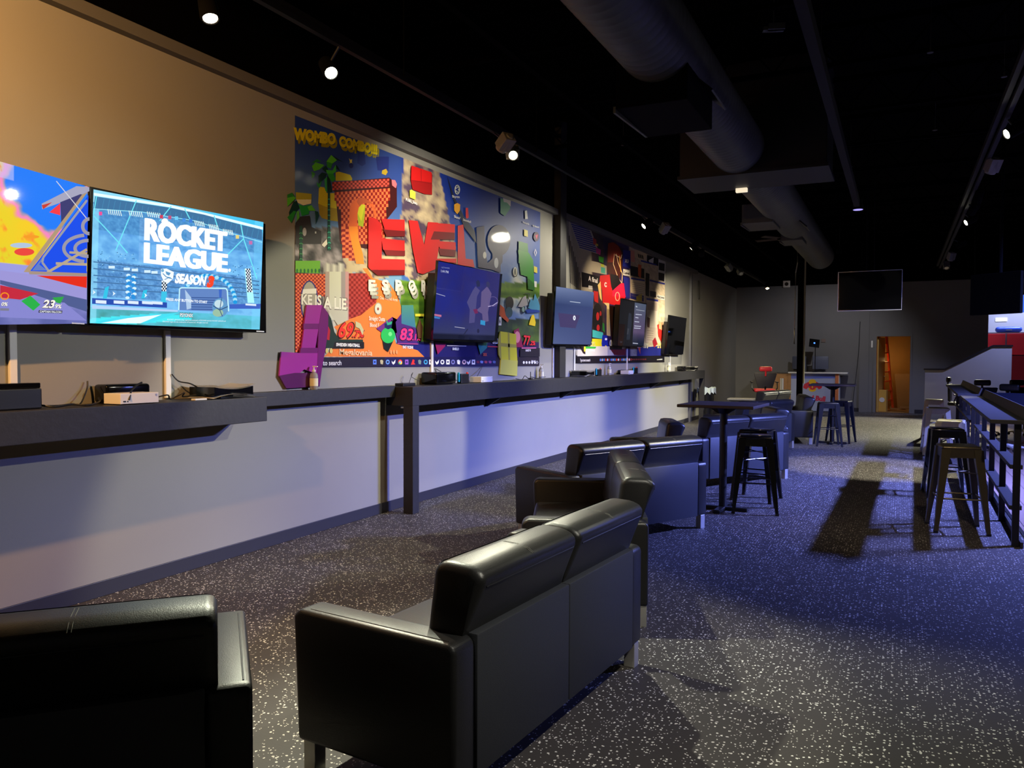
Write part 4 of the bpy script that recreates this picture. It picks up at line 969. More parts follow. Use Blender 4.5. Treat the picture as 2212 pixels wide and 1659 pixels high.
# small things on the long shelf
Z2 = 1.2365
t = at('controller_charger', 'small black charger base at the start of the long shelf', 'charger', -4.40, 6.55, Z2)
bm = BM(); box(bm, -.05, .05, -.11, .11, 0, .03, bev=.005); obj('shell', bm, M_plastic, t)
black_console('black rounded console under the violet menu television', -4.385, 7.16, Z2, .40, .2, .13)
def dock(lab, x, y, z):
    t = at('handheld_console_dock', lab, 'console', x, y, z)
    bm = BM(); box(bm, -.03, .03, -.085, .085, 0, .105, bev=.006); obj('dock_shell', bm, M_plastic, t)
    bm = BM(); box(bm, -.012, .012, -.105, -.086, .015, .122, bev=.006); obj('controller_grip', bm, mat('cyan_plastic', (20, 160, 196), .4), t)
    bm = BM(); box(bm, -.012, .012, .086, .105, .015, .122, bev=.006); obj('controller_grip', bm, mat('red_orange_plastic', (226, 62, 48), .4), t)
    return t
dk = dock('handheld console dock with cyan and red grips left of the white console', -4.33, 7.58, Z2)
dup(dk, (-4.33, 11.95, Z2), 0, 'handheld console dock with cyan and red grips between winged console and soap bottle')
dup(dk, (-4.42, 14.2, Z2), 0, 'handheld console dock behind the small white console under the football mural')
white_console('flat white console right of the handheld dock, under the long mural', -4.30, 7.95, Z2)
white_console('flat white console under the football mural', -4.30, 13.35, Z2)
black_console('black console behind the white one under the football mural', -4.43, 13.55, Z2, .36, .12, .075)
black_console('small black box beside the last winged console on the long shelf', -4.38, 17.55, Z2, .24, .16, .11)
def bottle(lab, x, y, z):
    t = at('hand_sanitizer_bottle', lab, 'bottle', x, y, z, group='sanitizer bottles on the shelves')
    bm = BM(); lathe(bm, [(.032, 0), (.035, .01), (.035, .115), (.028, .135), (.014, .145), (.014, .155)], 20); obj('bottle_body', bm, M_clear, t, True)
    bm = BM(); lathe(bm, [(.0355, .03), (.0355, .095)], 20); obj('bottle_label', bm, mat('pale_label', (226, 222, 180), .5), t, True)
    bm = BM(); lathe(bm, [(.016, .150), (.016, .165), (.006, .168), (.006, .19), (.012, .192), (.012, .2)], 14); box(bm, .0, .04, -.006, .006, .19, .198); obj('pump', bm, M_white, t, True)
    return t
bo = bottle('clear pump bottle in front of the magenta block cutout', -4.445, 5.24, 1.246)
dup(bo, (-4.44, 9.95, Z2), 0, 'clear pump bottle right of the yellow block cutout'); dup(bo, (-4.42, 12.75, Z2), 20, 'pump bottle on the long shelf below the football mural, near a dock'); dup(bo, (-4.42, 16.6, Z2), 0, 'pump bottle just left of the last television')
# cables
def cable(lab, pts, r=.004):
    bm = BM(); P = []
    V = [Vector(p) for p in pts]
    for i in range(len(V)-1):
        p0, p1, p2, p3 = V[max(i-1, 0)], V[i], V[i+1], V[min(i+2, len(V)-1)]
        for k in range(5):
            s_ = k/5; P.append(.5*((2*p1)+(-p0+p2)*s_+(2*p0-5*p1+4*p2-p3)*s_*s_+(-p0+3*p1-3*p2+p3)*s_**3))
    P.append(V[-1]); tube(bm, P, r, 6)
    return tag(obj('cable', bm, M_cable, None, True), lab, 'cable')
cable('black cable trailing along the near shelf from the dock to the black console', [(-4.36, 2.80, ZS+.02), (-4.30, 2.86, ZS+.006), (-4.33, 2.98, ZS+.012), (-4.29, 3.06, ZS+.005), (-4.33, 3.16, ZS+.02), (-4.39, 3.2, ZS+.04)], .006)
cable('second black cable tangled beside the first on the near shelf', [(-4.42, 2.81, ZS+.01), (-4.40, 2.95, ZS+.006), (-4.38, 3.02, ZS+.012), (-4.42, 3.10, ZS+.006), (-4.47, 3.18, ZS+.09), (-4.49, 3.20, ZS+.14)], .005)
cable('black cable drooping over the front of the black console', [(-4.28, 3.42, ZS+.13), (-4.26, 3.36, ZS+.11), (-4.225, 3.30, ZS+.08), (-4.205, 3.27, ZS+.03)], .006)
cable('black cable looping from the cable cover down to the winged console', [(-4.48, 3.82, 1.40), (-4.46, 3.86, 1.35), (-4.42, 3.93, 1.33), (-4.39, 4.0, 1.28)], .005)
cable('tangle of black cable between the white and winged consoles', [(-4.40, 3.56, ZS+.01), (-4.34, 3.66, ZS+.04), (-4.38, 3.72, ZS+.01), (-4.32, 3.78, ZS+.05), (-4.40, 3.84, ZS+.02), (-4.36, 3.92, ZS+.03)], .005)
cable('black cable hanging from the mural edge to the black console', [(-4.50, 7.26, 1.40), (-4.46, 7.22, 1.37), (-4.42, 7.15, 1.365)])
cable('black cable slanting from the mural edge down to the handheld dock', [(-4.50, 7.28, 1.40), (-4.44, 7.42, 1.33), (-4.38, 7.52, 1.27), (-4.36, 7.56, 1.25)])
cable('black cable hanging down to the white console below the mural', [(-4.495, 8.35, 1.42), (-4.44, 8.15, 1.34), (-4.37, 7.98, 1.305)])
cable('thin black cable standing up from the charger base', [(-4.40, 6.62, Z2+.03), (-4.42, 6.68, Z2+.08), (-4.41, 6.70, Z2+.13), (-4.40, 6.66, Z2+.09), (-4.38, 6.78, Z2+.04)], .003)
cable('black cable winding along the long shelf below the yellow cutout', [(-4.37, 9.0, Z2+.02), (-4.34, 9.12, Z2+.006), (-4.36, 9.25, Z2+.05), (-4.37, 9.40, Z2+.006), (-4.40, 9.55, Z2+.03), (-4.42, 9.75, Z2+.006), (-4.44, 10.1, Z2+.02)], .005)
t = at('power_adapter', 'small black adapter with an upright prong below the yellow cutout', 'adapter', -4.37, 9.45, Z2)
bm = BM(); box(bm, -.02, .02, -.03, .03, 0, .02, bev=.003); box(bm, -.004, .004, -.004, .004, .02, .1); obj('shell', bm, M_plastic, t)

# ------------------------------------------------------------------ sofas
H = .81; D = .70
def make_sofa(W=1.62, seats=2, label='', group=None):
    h = W/2; t = thing('loveseat' if seats == 2 else 'lounge_chair', label, 'sofa' if seats == 2 else 'armchair', group=group)
    aw = .125
    for sg in (-1, 1):
        bm = BM(); x0, x1 = (h-aw, h) if sg > 0 else (-h, -h+aw)
        prism(bm, [(0, .12), (D, .12), (D+.02, .58), (D-.01, .605), (.02, .60), (0, .58)], x0, x1, 'x', bev=.018, seg=3)
        a = obj('arm', bm, M_leather, t, True)
        bm = BM(); xs = x0+.024 if sg < 0 else x1-.024
        tube(bm, [(xs, .04, .6003), (xs, D-.05, .6045)], .0025, 6); obj('piping', bm, M_leather, a, True)
    bm = BM(); n = seats; wi = (W-2*aw)/n
    for k in range(n): box(bm, -h+aw+wi*k+.0015, -h+aw+wi*(k+1)-.0015, -.006, .05, .12, .602, bev=.006, seg=2)
    bp = obj('back_panel', bm, M_vinyl, t, True)
    bm = BM(); box(bm, -h+aw, h-aw, .05, D-.03, .13, .30, bev=.01); obj('seat_base', bm, M_vinyl, t, True)
    for k in range(n):
        bm = BM(); box(bm, -h+aw+wi*k+.003, -h+aw+wi*(k+1)-.003, .17, D, .30, .44, bev=.03, seg=3); obj('seat_cushion', bm, M_leather, t, True)
    ci = .085; cw = (W-2*ci)/n
    for k in range(n):
        bm = BM(); x0 = -h+ci+cw*k+.006; x1 = -h+ci+cw*(k+1)-.006
        prism(bm, [(-.055, .80), (.0, .835), (.12, .84), (.155, .815), (.20, .47), (.07, .44), (.028, .61)], x0, x1, 'x', bev=.032, seg=4)
        c = obj('back_cushion', bm, M_leather, t, True)
        bm = BM(); tube(bm, [(x0+.035, -.0410, .767), (x1-.035, -.0410, .767)], .0032, 6)
        obj('piping', bm, M_leather, c, True)
        bm = BM(); xm = (x0+x1)/2
        for e in (-.005, .005): tube(bm, [(xm+e, -.036, .8115), (xm+e, -.014, .8255), (xm+e, .03, .8362), (xm+e, .088, .8388)], .0013, 5)
        obj('stitching', bm, M_thread, c, True)
    for sx in (-1, 1):
        for y in (.035, D-.045):
            bm = BM(); x = sx*(h-.045)
            box(bm, x-.028, x+.028, y-.028, y+.028, 0, .122, bev=.003); obj('leg', bm, M_chrome, t)
    return t
def place(o, x, y, a, label=None, first=[True]):
    if label: o['label'] = label
    o.location = (x, y, 0); o.rotation_euler = (0, 0, R(a)); return o
GS = 'black leather loveseats facing the wall televisions'
s0 = make_sofa(label='x', group=GS)
place(s0, -2.17, 1.05, 46.6, 'black leather loveseat cut off by the bottom left corner of the photo')
for x, y, a, lab in ((-1.190, 2.951, 85.4, 'black leather loveseat in the centre foreground, its pale grey back panel to the aisle'),
                     (-1.545, 5.03, 112, 'black leather loveseat turned towards the camera, just beyond the foreground one'),
                     (-1.90, 6.36, 62.4, 'black leather loveseat with its blue-lit back, left of the near high table pole'),
                     (-1.62, 9.78, 61, 'black leather loveseat with blue-lit back directly behind the near high table'),
                     (-1.64, 11.93, 113, 'black leather loveseat rising as a brown mound behind the near high table'),
                     (-1.90, 13.42, 66, 'black leather loveseat whose thin blue top edge shows behind the near tabletop'),
                     (-1.50, 15.65, 101, 'black leather loveseat with grey arm side and silver leg beside the far high table'),
                     (-2.35, 17.75, 75, 'dark loveseat with greenish back in front of the counter, below the red chair')):
    place(dup(s0, group=GS), x, y, a, lab)
c0 = make_sofa(.84, 1, 'black lounge chair with brown-lit top wedged between two blue-lit loveseats')
place(c0, -2.20, 8.62, 113)

# ------------------------------------------------------------------ stools and high tables
def make_stool(m, label, group=None):
    t = thing('bar_stool', label, 'stool', group=group)
    bm = BM(); box(bm, -.155, .155, -.155, .155, .728, .76, bev=.014, seg=3)
    bmesh.ops.translate(bm, verts=bm.verts[:], vec=(0, 0, 0)); st = obj('seat', bm, m, t, True)
    bm = BM()
    for sg in (-1, 1):
        box(bm, -.15, .15, sg*.15-.004, sg*.15+.004, .66, .735); box(bm, sg*.15-.004, sg*.15+.004, -.15, .15, .66, .735)
    obj('apron', bm, m, t)
    bm = BM(); lathe(bm, [(.028, .7605), (.028, .762)], 16, Matrix.Diagonal((1.7, .55, 1, 1)), (0, 0)); obj('hand_slot', bm, M_plastic, st)
    for sx in (-1, 1):
        for sy in (-1, 1):
            bm = BM(); frustum(bm, (sx*.205, sy*.205, .0), (.030, .030), (sx*.125, sy*.125, .735), (.074, .074))
            lg = obj('leg', bm, m, t)
            bm = BM(); box(bm, sx*.205-.017, sx*.205+.017, sy*.205-.017, sy*.205+.017, 0, .02); obj('rubber_foot', bm, M_plastic, lg)
    def pt(sx, sy, z): k = 1-z/.735; return (sx*(.125+.08*k), sy*(.125+.08*k), z)
    for z, pr in ((.30, ((-1, -1), (1, -1), (1, 1), (-1, 1), (-1, -1))),):
        for a, b in zip(pr, pr[1:]):
            bm = BM(); tube(bm, [pt(*a, z), pt(*b, z)], .008, 6); obj('foot_bar', bm, m, t)
    for a, b in (((-1, -1), (1, 1)), ((-1, 1), (1, -1))):
        bm = BM(); tube(bm, [pt(*a, .52), pt(*b, .52)], .006, 6); obj('cross_brace', bm, m, t)
    return t
def st(m, x, y, a, lab):
    t = make_stool(m, lab); t.location = (x, y, 0); t.rotation_euler = (0, 0, R(a)); return t
sb = st(M_olivelit, .49, 8.03, 8, 'olive-lit dark metal bar stool nearest the camera along the right rail')
sk = st(M_gloss, .49, 9.98, 6, 'glossy black bar stool second along the right rail')
ss = st(M_steel, .60, 11.30, -6, 'silver bar stool tucked against the rail, third from the camera')
dup(ss, (.56, 14.15, 0), R(4), 'silver bar stool with gold glints, fourth along the right rail')
dup(ss, (.62, 17.05, 0), R(-3), 'silver bar stool farthest down the right rail')
dup(sk, (-1.27, 8.10, 0), R(10), 'glossy black bar stool at the near high table, closest to the camera')
dup(sk, (-1.36, 8.78, 0), R(-8), 'black bar stool half hidden behind the other at the near high table')
sg = st(mat('slate_steel', (34, 36, 44), .3, metal=.4), -1.10, 14.85, 12, 'dark grey bar stool at the near side of the far high table')
dup(sg, (-.93, 15.55, 0), R(-12), 'dark grey bar stool behind the far high table pole')

def high_table(label, x, y, a, w, d, m, round_=False):
    t = thing('high_table', label, 'table', (x, y, 0), R(a))
    bm = BM()
    if round_: lathe(bm, [(w-.01, 1.04), (w, 1.045), (w, 1.062), (w-.006, 1.07)], 40)
    else: box(bm, -w, w, -d, d, 1.04, 1.07, bev=.006)
    obj('tabletop', bm, m, t, round_)
    bm = BM(); prism(bm, [(-.16, 1.04), (.16, 1.04), (.05, .97), (-.05, .97)], -.03, .03, 'y'); prism(bm, [(-.16, 1.04), (.16, 1.04), (.05, .97), (-.05, .97)], -.03, .03, 'x'); obj('top_bracket', bm, M_blackmetal, t)
    bm = BM(); lathe(bm, [(.038, .03), (.038, 1.0)], 20); obj('pole', bm, M_blackmetal, t, True)
    bm = BM(); box(bm, -.25, .25, -.035, .035, .0, .035, bev=.008); box(bm, -.035, .035, -.25, .25, .0, .035, bev=.008); obj('cross_base', bm, M_blackmetal, t)
    return t
high_table('square dark wood high table standing among the blue-lit loveseats', -1.57, 8.02, -3, .37, .37, M_dwood)
high_table('dark high table with thin top in front of the white and blue counter', -1.06, 15.25, 0, .375, .375, M_dwood)

# ------------------------------------------------------------------ drink rails
def rail(label, x, y, L, posts, rz=-.95):
    t = thing('drink_rail', label, 'rail', (x, y, 0), R(rz))
    bm = BM(); box(bm, -.20, .05, -.08, L, 1.0, 1.035, bev=.004); obj('rail_top', bm, M_blackwood, t)
    bm = BM(); prism(bm, [(.04, 1.0), (.062, 1.0), (.105, 1.115), (.088, 1.12)], -.08, L, 'y'); obj('back_lip', bm, M_blackwood, t)
    for p in posts:
        bm = BM(); box(bm, -.025, .025, p-.025, p+.025, 0, 1.0, bev=.003); obj('post', bm, M_blackmetal, t)
    for z in (.31, .645):
        bm = BM(); box(bm, -.045, .045, posts[0]+.03, posts[-1], z-.018, z+.018, bev=.003); obj('cross_bar', bm, M_blackwood, t)
    bm = BM(); box(bm, .03, .05, -.08, L, 0, .05); obj('kick_strip', bm, M_blackwood, t)
    return t
rail('black wooden drink rail on posts nearest the camera at the right', .875, 7.53, 4.72, (0, 1.13, 2.3, 3.42, 4.55))
rail('farther black wooden drink rail continuing towards the far wall', .955, 12.85, 4.75, (0, 1.13, 2.3, 3.42, 4.6))

# ------------------------------------------------------------------ drafting chairs
def chair(label, x, y, rz, seat, mback, mseat, high=True, mhead=None):
    t = thing('drafting_chair', label, 'chair', (x, y, 0), R(rz))
    h0 = seat
    bm = BM(); box(bm, -.25, .25, -.24, .24, h0, h0+.08, bev=.035, seg=3); obj('seat', bm, mseat, t, True)
    bm = BM(); prism(bm, [(-.17, h0+.10), (.17, h0+.10), (.27, h0+.46), (.25, h0+.48), (-.25, h0+.48), (-.27, h0+.46)], .20, .24, 'y', bev=.01); obj('backrest', bm, mback, t, True)
    bm = BM(); tube(bm, [(0, .25, h0+.4), (0, .27, h0+.52)], .02, 8); box(bm, -.15, .15, .21, .29, h0+.51, h0+.63, bev=.035, seg=3); obj('headrest', bm, mhead or mback, t, True)
    bm = BM(); tube(bm, [(0, 0, .09), (0, 0, h0)], .03, 10); tube(bm, [(0, .18, h0+.0), (0, .25, h0+.14)], .02, 8); obj('gas_lift', bm, M_plastic, t, True)
    for sx in (-1, 1):
        bm = BM(); tube(bm, [(sx*.24, .1, h0+.03), (sx*.30, .1, h0+.1), (sx*.30, .05, h0+.24)], .014, 6); box(bm, sx*.30-.03, sx*.30+.03, -.12, .12, h0+.235, h0+.26, bev=.008); obj('armrest', bm, M_plastic, t)
    if high:
        bm = BM(); n = 20
        P = [(.22*math.cos(2*math.pi*k/n), .22*math.sin(2*math.pi*k/n), h0*.42) for k in range(n+1)]; tube(bm, P, .01, 6); obj('foot_ring', bm, M_chrome, t)
    bm = BM()
    for k in range(5):
        a = 2*math.pi*k/5+.3; tube(bm, [(0, 0, .10), (.29*math.cos(a), .29*math.sin(a), .06)], [.03, .018], 8)
    bs = obj('star_base', bm, M_plastic if high else M_white, t)
    for k in range(5):
        a = 2*math.pi*k/5+.3; bm = BM(); lathe(bm, [(.028, -.018), (.028, .018)], 12, Matrix.Translation((.29*math.cos(a), .29*math.sin(a), .03)) @ Matrix.Rotation(R(90), 4, 'X')); obj('caster', bm, M_plastic, bs, True)
    return t
chair('tall drafting chair with red headrest and red seat left of the wooden counter', -2.98, 20.2, -165, .70, mat('smoky_mesh', (38, 32, 34), .6), M_red, True, M_red)
M_navy = mat('navy_mesh', (40, 52, 84), .5)
chair('dark blue office chair with rounded headrest behind the right rail', 1.55, 18.3, 5, .48, M_navy, M_plastic, False, M_plastic)
chair('dark office chair behind the right rail, cut by the photo edge', 1.62, 15.4, -15, .48, M_navy, M_plastic, False, M_plastic)
chair('dark office chair deep in the shadow at the right edge', 2.3, 18.8, 30, .48, M_plastic, M_plastic, False, M_plastic)
chair('black drafting chair tucked at the end of the farther rail', 1.25, 20.0, 80, .50, M_plastic, M_plastic, False, M_plastic)

# ------------------------------------------------------------------ steel column
t = thing('steel_column', 'slim black steel column rising to the ceiling behind the sofas', 'column', (-1.60, 15.0, 0))
t.location = (-2.26, 21.2, 0)
bm = BM(); box(bm, -.07, .07, -.07, .07, 0, 5.0, bev=.004); obj('column_shaft', bm, M_matte, t)
bm = BM(); tube(bm, [(.096, -.05, .9), (.096, -.05, 4.9)], .022, 8); obj('conduit', bm, mat('pale_conduit', (150, 146, 124), .5), t, True)
bm = BM(); tube(bm, [(-.10, -.06, 4.5), (-.09, -.06, 3.95), (-.13, -.06, 3.7), (-.135, -.06, 3.0), (-.135, -.06, 2.3), (-.14, -.06, 1.9)], .015, 6); obj('white_cable', bm, M_white, t, True)
bm = BM(); lathe(bm, [(.06, -.03), (.09, .05)], 18, Matrix.Translation((.17, -.08, 4.42)) @ Matrix.Rotation(R(75), 4, 'X')); obj('camera_dome', bm, M_white, t, True)
# ------------------------------------------------------------------ trash can
t = thing('trash_can', 'black trash can with a clear bag beside the shelf end leg', 'trash can', (-4.24, 19.45, 0))
bm = BM(); lathe(bm, [(.15, 0), (.20, .74), (.205, .76), (.19, .76), (.18, .70)], 24); obj('bin', bm, M_plastic, t, True)
bm = BM(); random.seed(5); n = 26; r1 = []; r2 = []; r3 = []
for k in range(n):
    a = 2*math.pi*k/n; j = random.uniform(-.02, .03)
    r1.append(bm.verts.new((.185*math.cos(a), .185*math.sin(a), .75))); r2.append(bm.verts.new(((.215+j)*math.cos(a), (.215+j)*math.sin(a), .80+j))); r3.append(bm.verts.new(((.225+j)*math.cos(a), (.225+j)*math.sin(a), .68-2*j)))
for k in range(n):
    q = (k+1) % n; bm.faces.new((r1[k], r1[q], r2[q], r2[k])); bm.faces.new((r2[k], r2[q], r3[q], r3[k]))
obj('bin_liner', bm, mat('clear_bag', (200, 214, 206), .3), t, True)

# ------------------------------------------------------------------ counter at the far wall with the drink logo
t = thing('bar_counter', 'wooden counter with white top and a red and yellow logo panel at the far wall', 'counter', (-2.5, 24.2, 0))
bm = BM(); box(bm, -.40, 1.20, -.06, .50, 1.10, 1.14, bev=.004); obj('countertop', bm, M_white, t)
bm = BM(); box(bm, -1.22, -.38, .02, .50, .0, 1.09); obj('wood_cabinet', bm, M_wood, t)
bm = BM(); box(bm, -.40, -.32, 0, .5, 0, 1.1); obj('end_post', bm, M_wood, t)
bm = BM(); box(bm, .88, .97, -.01, .5, .0, 1.1); obj('end_post', bm, mat('orange_wood', (206, 120, 70), .5), t)
bm = BM(); box(bm, .97, .985, -.01, .5, .0, 1.1); obj('end_panel', bm, M_white, t)
bm = BM(); box(bm, -1.24, -.38, .0, .50, 1.09, 1.115); obj('rear_top', bm, M_dwood, t)
M_panel = mat('pale_blue_panel', (168, 176, 204), .4)
bm = BM(); box(bm, -.32, .88, .02, .05, .02, 1.1); fp = obj('front_panel', bm, M_panel, t)
A = Art(frame((-2.5, 24.2, 0), 0), -.018); A.use(1560, 780, 7.373)
A.poly((96, 112, 196), [(1060, 200), (1800, 205), (1795, 275), (1060, 280)])
A.ell((240, 190, 20), 1437, 340, 62, 52); A.ell((240, 190, 20), 1437, 440, 62, 50); A.poly((240, 190, 20), [(1380, 340), (1495, 340), (1495, 440), (1380, 440)])
A.poly((214, 30, 60), [(1290, 410), (1310, 365), (1375, 330), (1400, 380), (1430, 400), (1420, 440), (1370, 420), (1340, 450), (1295, 430)])
A.poly((214, 30, 60), [(1590, 410), (1600, 350), (1560, 365), (1500, 330), (1480, 380), (1445, 400), (1455, 440), (1510, 420), (1540, 450), (1585, 430)])
A.poly((214, 40, 60), [(1390, 445), (1430, 420), (1437, 440), (1445, 420), (1490, 445), (1460, 452), (1437, 460), (1410, 452)])
A.text('Red Bull', (214, 30, 70), (1290, 605), (1640, 640), (1300, 530), .05)
A.build('drink_logo', M_print, fp).location = (0, 0, 0)
bm = BM(); box(bm, -.62, -.55, -.0, .02, .35, .95); lathe(bm, [(.03, .6), (.03, .95)], 12, None, (-.55, -.02)); obj('tap_column', bm, M_white, t)
# monitors and tablet stand on the counter
def monitor(label, x, y, rz):
    t = thing('monitor', label, 'monitor', (x, y, 1.1405), R(rz))
    bm = BM(); box(bm, -.22, .22, -.03, .01, .08, .46, bev=.02); obj('casing', bm, mat('slate_plastic', (88, 92, 110), .5), t, True)
    bm = BM(); box(bm, -.03, .03, .01, .04, .01, .2); box(bm, -.1, .1, -.06, .08, 0, .015); obj('stand', bm, M_plastic, t)
mo = monitor('grey monitor seen from behind, right of the column on the counter', -2.05, 24.47, 5)
monitor('grey monitor half hidden behind the steel column on the counter', -2.63, 24.5, -25)
t = thing('tablet_stand', 'tablet on a thin black stand with a small blue light on the counter', 'tablet', (-2.17, 24.22, 1.1405))
bm = BM(); lathe(bm, [(.07, 0), (.07, .012), (.012, .02), (.012, .72)], 14); obj('stand_pole', bm, M_plastic, t, True)
bm = BM(); box(bm, -.14, .14, -.02, 0, -.13, .13, bev=.008); tb = obj('tablet', bm, M_plasticd, t, loc=(-.03, 0, .83), rot=(R(-25), R(8), R(12)))
bm = BM(); box(bm, -.02, .02, -.022, -.0205, -.02, .02); obj('status_light', bm, mat('blue_light', (20, 60, 255), .4, emit=(.05, .2, 1), est=1.6), tb)
bm = BM(); box(bm, -.055, .055, -.02, 0, -.04, .06, bev=.004)
tag(obj('wall_thermostat', bm, mat('taupe_plastic', (120, 100, 90), .5), loc=(-2.0, FY, 2.05)), 'small brownish thermostat box on the far wall above the tablet', 'thermostat')
bm = BM(); tube(bm, [(-1.02+.0, FY-.06, 2.6), (-1.05, FY-.03, 1.7), (-1.10, FY-.03, 1.1), (-1.16, FY-.03, .5), (-1.19, FY-.03, .1)], .008, 5)
tag(obj('cable', bm, M_cable), 'thin black cable hanging down the far wall left of the doorway', 'cable')
bm = BM(); box(bm, -.1, .1, -.05, 0, -.1, .1, bev=.01); sp = tag(obj('wall_speaker', bm, M_white, loc=(-3.05, FY-.01, 3.75)), 'small square white speaker high on the far wall left of the column', 'speaker')
bm = BM(); lathe(bm, [(.055, 0), (.055, .004)], 20, Matrix.Translation((0, -.05, 0)) @ Matrix.Rotation(R(90), 4, 'X')); obj('speaker_cone', bm, M_plastic, sp)
bm = BM(); box(bm, -.045, .0, -.03, 0, -.1, .1, bev=.004)
tag(obj('light_switch', bm, M_white, loc=(-.68, FY, 1.95)), 'white plate on the left jamb of the lit storeroom doorway', 'door closer plate')
# low bench in front of the counter
t = thing('side_table', 'low grey table with pale edge behind the near high tabletop', 'table', (-3.35, 19.2, 0), R(4))
bm = BM(); box(bm, -.30, .30, -.25, .25, .54, .58, bev=.006); obj('tabletop', bm, mat('grey_laminate', (120, 118, 110), .4), t)
bm = BM(); box(bm, -.26, .26, -.21, .21, 0, .54); obj('table_body', bm, M_vinyl, t)

# ------------------------------------------------------------------ stair half wall at the right with dark cap
bm = BM(); KY = 22.64
prism(bm, [(.60, 0), (2.47, 0), (2.47, 1.84), (2.08, 1.84), (1.05, 1.25), (.60, 1.25)], KY, KY+.14, 'y')
struct(obj('wall_stair', bm, mat('half_wall_paint', (140, 140, 142), .7)))
bm = BM(); prism(bm, [(.57, 1.25), (1.055, 1.25), (2.085, 1.84), (2.49, 1.84), (2.49, 1.88), (2.07, 1.88), (1.04, 1.29), (.57, 1.29)], KY-.03, KY+.17, 'y')
struct(obj('trim_5', bm, M_blackmetal))
# bar room beyond
bm = BM(); box(bm, 1.9, 9.0, 28.0, 28.1, 0, 4.9); struct(obj('wall_bar_back', bm, mat('bar_wall_grey', (172, 172, 180), .6)))
t = thing('bar_cabinet_run', 'bright red bar cabinets seen through the far right opening', 'cabinet', (3.3, 26.4, 0))
for k in range(3):
    bm = BM(); box(bm, -1.12+.56*k+.01, -.58+.56*k-.01, -.03, 0, 1.66, 2.26, bev=.004); obj('door', bm, M_redcab, t)
bm = BM(); box(bm, -1.13, .9, .0, .5, .9, 2.30); obj('cabinet_body', bm, mat('grey_melamine', (110, 108, 118), .5), t)
bm = BM(); box(bm, -.48, .9, -.05, 0, .0, 1.63); obj('lower_panel', bm, mat('deep_red_laminate', (150, 20, 30), .5), t)
t = thing('drink_machine', 'rounded blue machine on top of the red bar cabinets', 'machine', (2.78, 26.6, 2.305))
bm = BM(); box(bm, -.30, .35, -.14, .14, 0, .16, bev=.07, seg=3); obj('machine_body', bm, mat('blue_enamel', (60, 90, 200), .3), t, True)
bm = BM(); box(bm, -.05, .1, -.16, -.13, .05, .08); obj('chrome_strip', bm, M_chrome, t)
bm = BM(); box(bm, 2.61, 2.91, 27.97, 28.0, 2.68, 2.79); tag(obj('price_sign', bm, mat('lit_sign', (226, 232, 240), .4, emit=(.8, .85, 1), est=.5)), 'small white sign above the blue drink machine', 'sign')
A = Art(frame((2.65, 25.98, 0), 0), 0); A.use(1900, 540, 6.913)
A.field([(2005, 275), (2300, 275), (2300, 940), (1990, 925)], 4, 16, lambda a, b: (66, 110, 236) if b > .55 else (44, 70, 190))
for y in (330, 400, 455, 500, 560, 610): A.poly((16, 16, 60), [(2030, y+32), (2300, y+32), (2300, y+44), (2028, y+44)])
A.poly((120, 40, 90), [(2070, 270), (2300, 262), (2300, 290), (2060, 292)])
A.line((30, 40, 110), [(1998, 870), (2030, 850)], 8); A.ring((30, 40, 110), 2022, 878, 26, 16, 6)
t = thing('menu_board', 'glowing blue menu board at the upper right edge of the photo', 'sign', (2.65, 25.98, 0))
A.build('lit_menu', M_scr, t)
bm = BM(); box(bm, .05, .9, 0, .05, 2.85, 4.02); obj('board_casing', bm, M_plastic, t)

# ------------------------------------------------------------------ hanging televisions
t = thing('hanging_television', 'switched off television with silver edge hanging from the ceiling at centre right', 'television', (-.43, 13.4, 2.28), R(-2))
bm = BM(); box(bm, -.45, .45, 0, .05, 0, .60, bev=.004); obj('casing', bm, M_plasticd, t)
bm = BM(); box(bm, -.437, .437, -.002, 0, .014, .588); obj('screen', bm, M_glass, t)
bm = BM()
box(bm, -.456, -.449, -.004, .05, 0, .606); box(bm, -.456, .45, -.004, .05, -.008, .0); box(bm, -.456, .45, -.004, .03, .600, .605); box(bm, .449, .453, -.002, .03, .0, .605); obj('silver_trim', bm, M_chrome, t)
bm = BM(); tube(bm, [(-.05, .04, .5), (-.07, .04, 2.7)], .014, 6); tube(bm, [(.06, .04, .5), (.03, .04, 2.7)], .014, 6); box(bm, -.12, .12, .03, .06, .4, .55); obj('ceiling_pole', bm, M_matte, t)
t = thing('hanging_television', 'black television seen from the side hanging at the right edge', 'television', (1.23, 13.4, 2.18), R(-40))
bm = BM(); box(bm, -.38, .38, 0, .06, .0, .60, bev=.006); obj('casing', bm, M_matte, t)
bm = BM(); box(bm, -.1, .1, .05, .16, .2, .5); tube(bm, [(0, .12, .3), (0, .12, 2.8)], .025, 8); obj('ceiling_pole', bm, M_matte, t)

# ------------------------------------------------------------------ ceiling: ducts, plenum boxes, joists, fan
t = thing('spiral_duct', 'large grey spiral duct running overhead towards the far wall', 'duct')
def ductseg(y0, y1, x=-1.74, z=3.99, r=.305):
    bm = BM(); prof = []; y = y0
    while y < y1: prof += [(r, y), (r+.003, y+.01), (r, y+.02)]; y += .11
    lathe(bm, prof, 40, Matrix.Translation((x, 0, z)) @ Matrix.Rotation(R(-90), 4, 'X')); return bm
obj('duct_tube', ductseg(-1.0, 9.5), M_duct, t, True); obj('duct_tube', ductseg(10.2, 20.4), M_duct, t, True)
bm = BM(); box(bm, -2.42, -.76, 9.48, 10.32, 3.68, 4.96, bev=.01); cb = obj('crossing_box', bm, mat('dark_sheet_metal', (40, 40, 40), .5, metal=.3, noise=.2), t)
bm = BM(); box(bm, -2.44, -.74, 9.46, 10.34, 3.67, 3.71); obj('flange', bm, mat('dark_flange', (26, 26, 25), .6), cb)
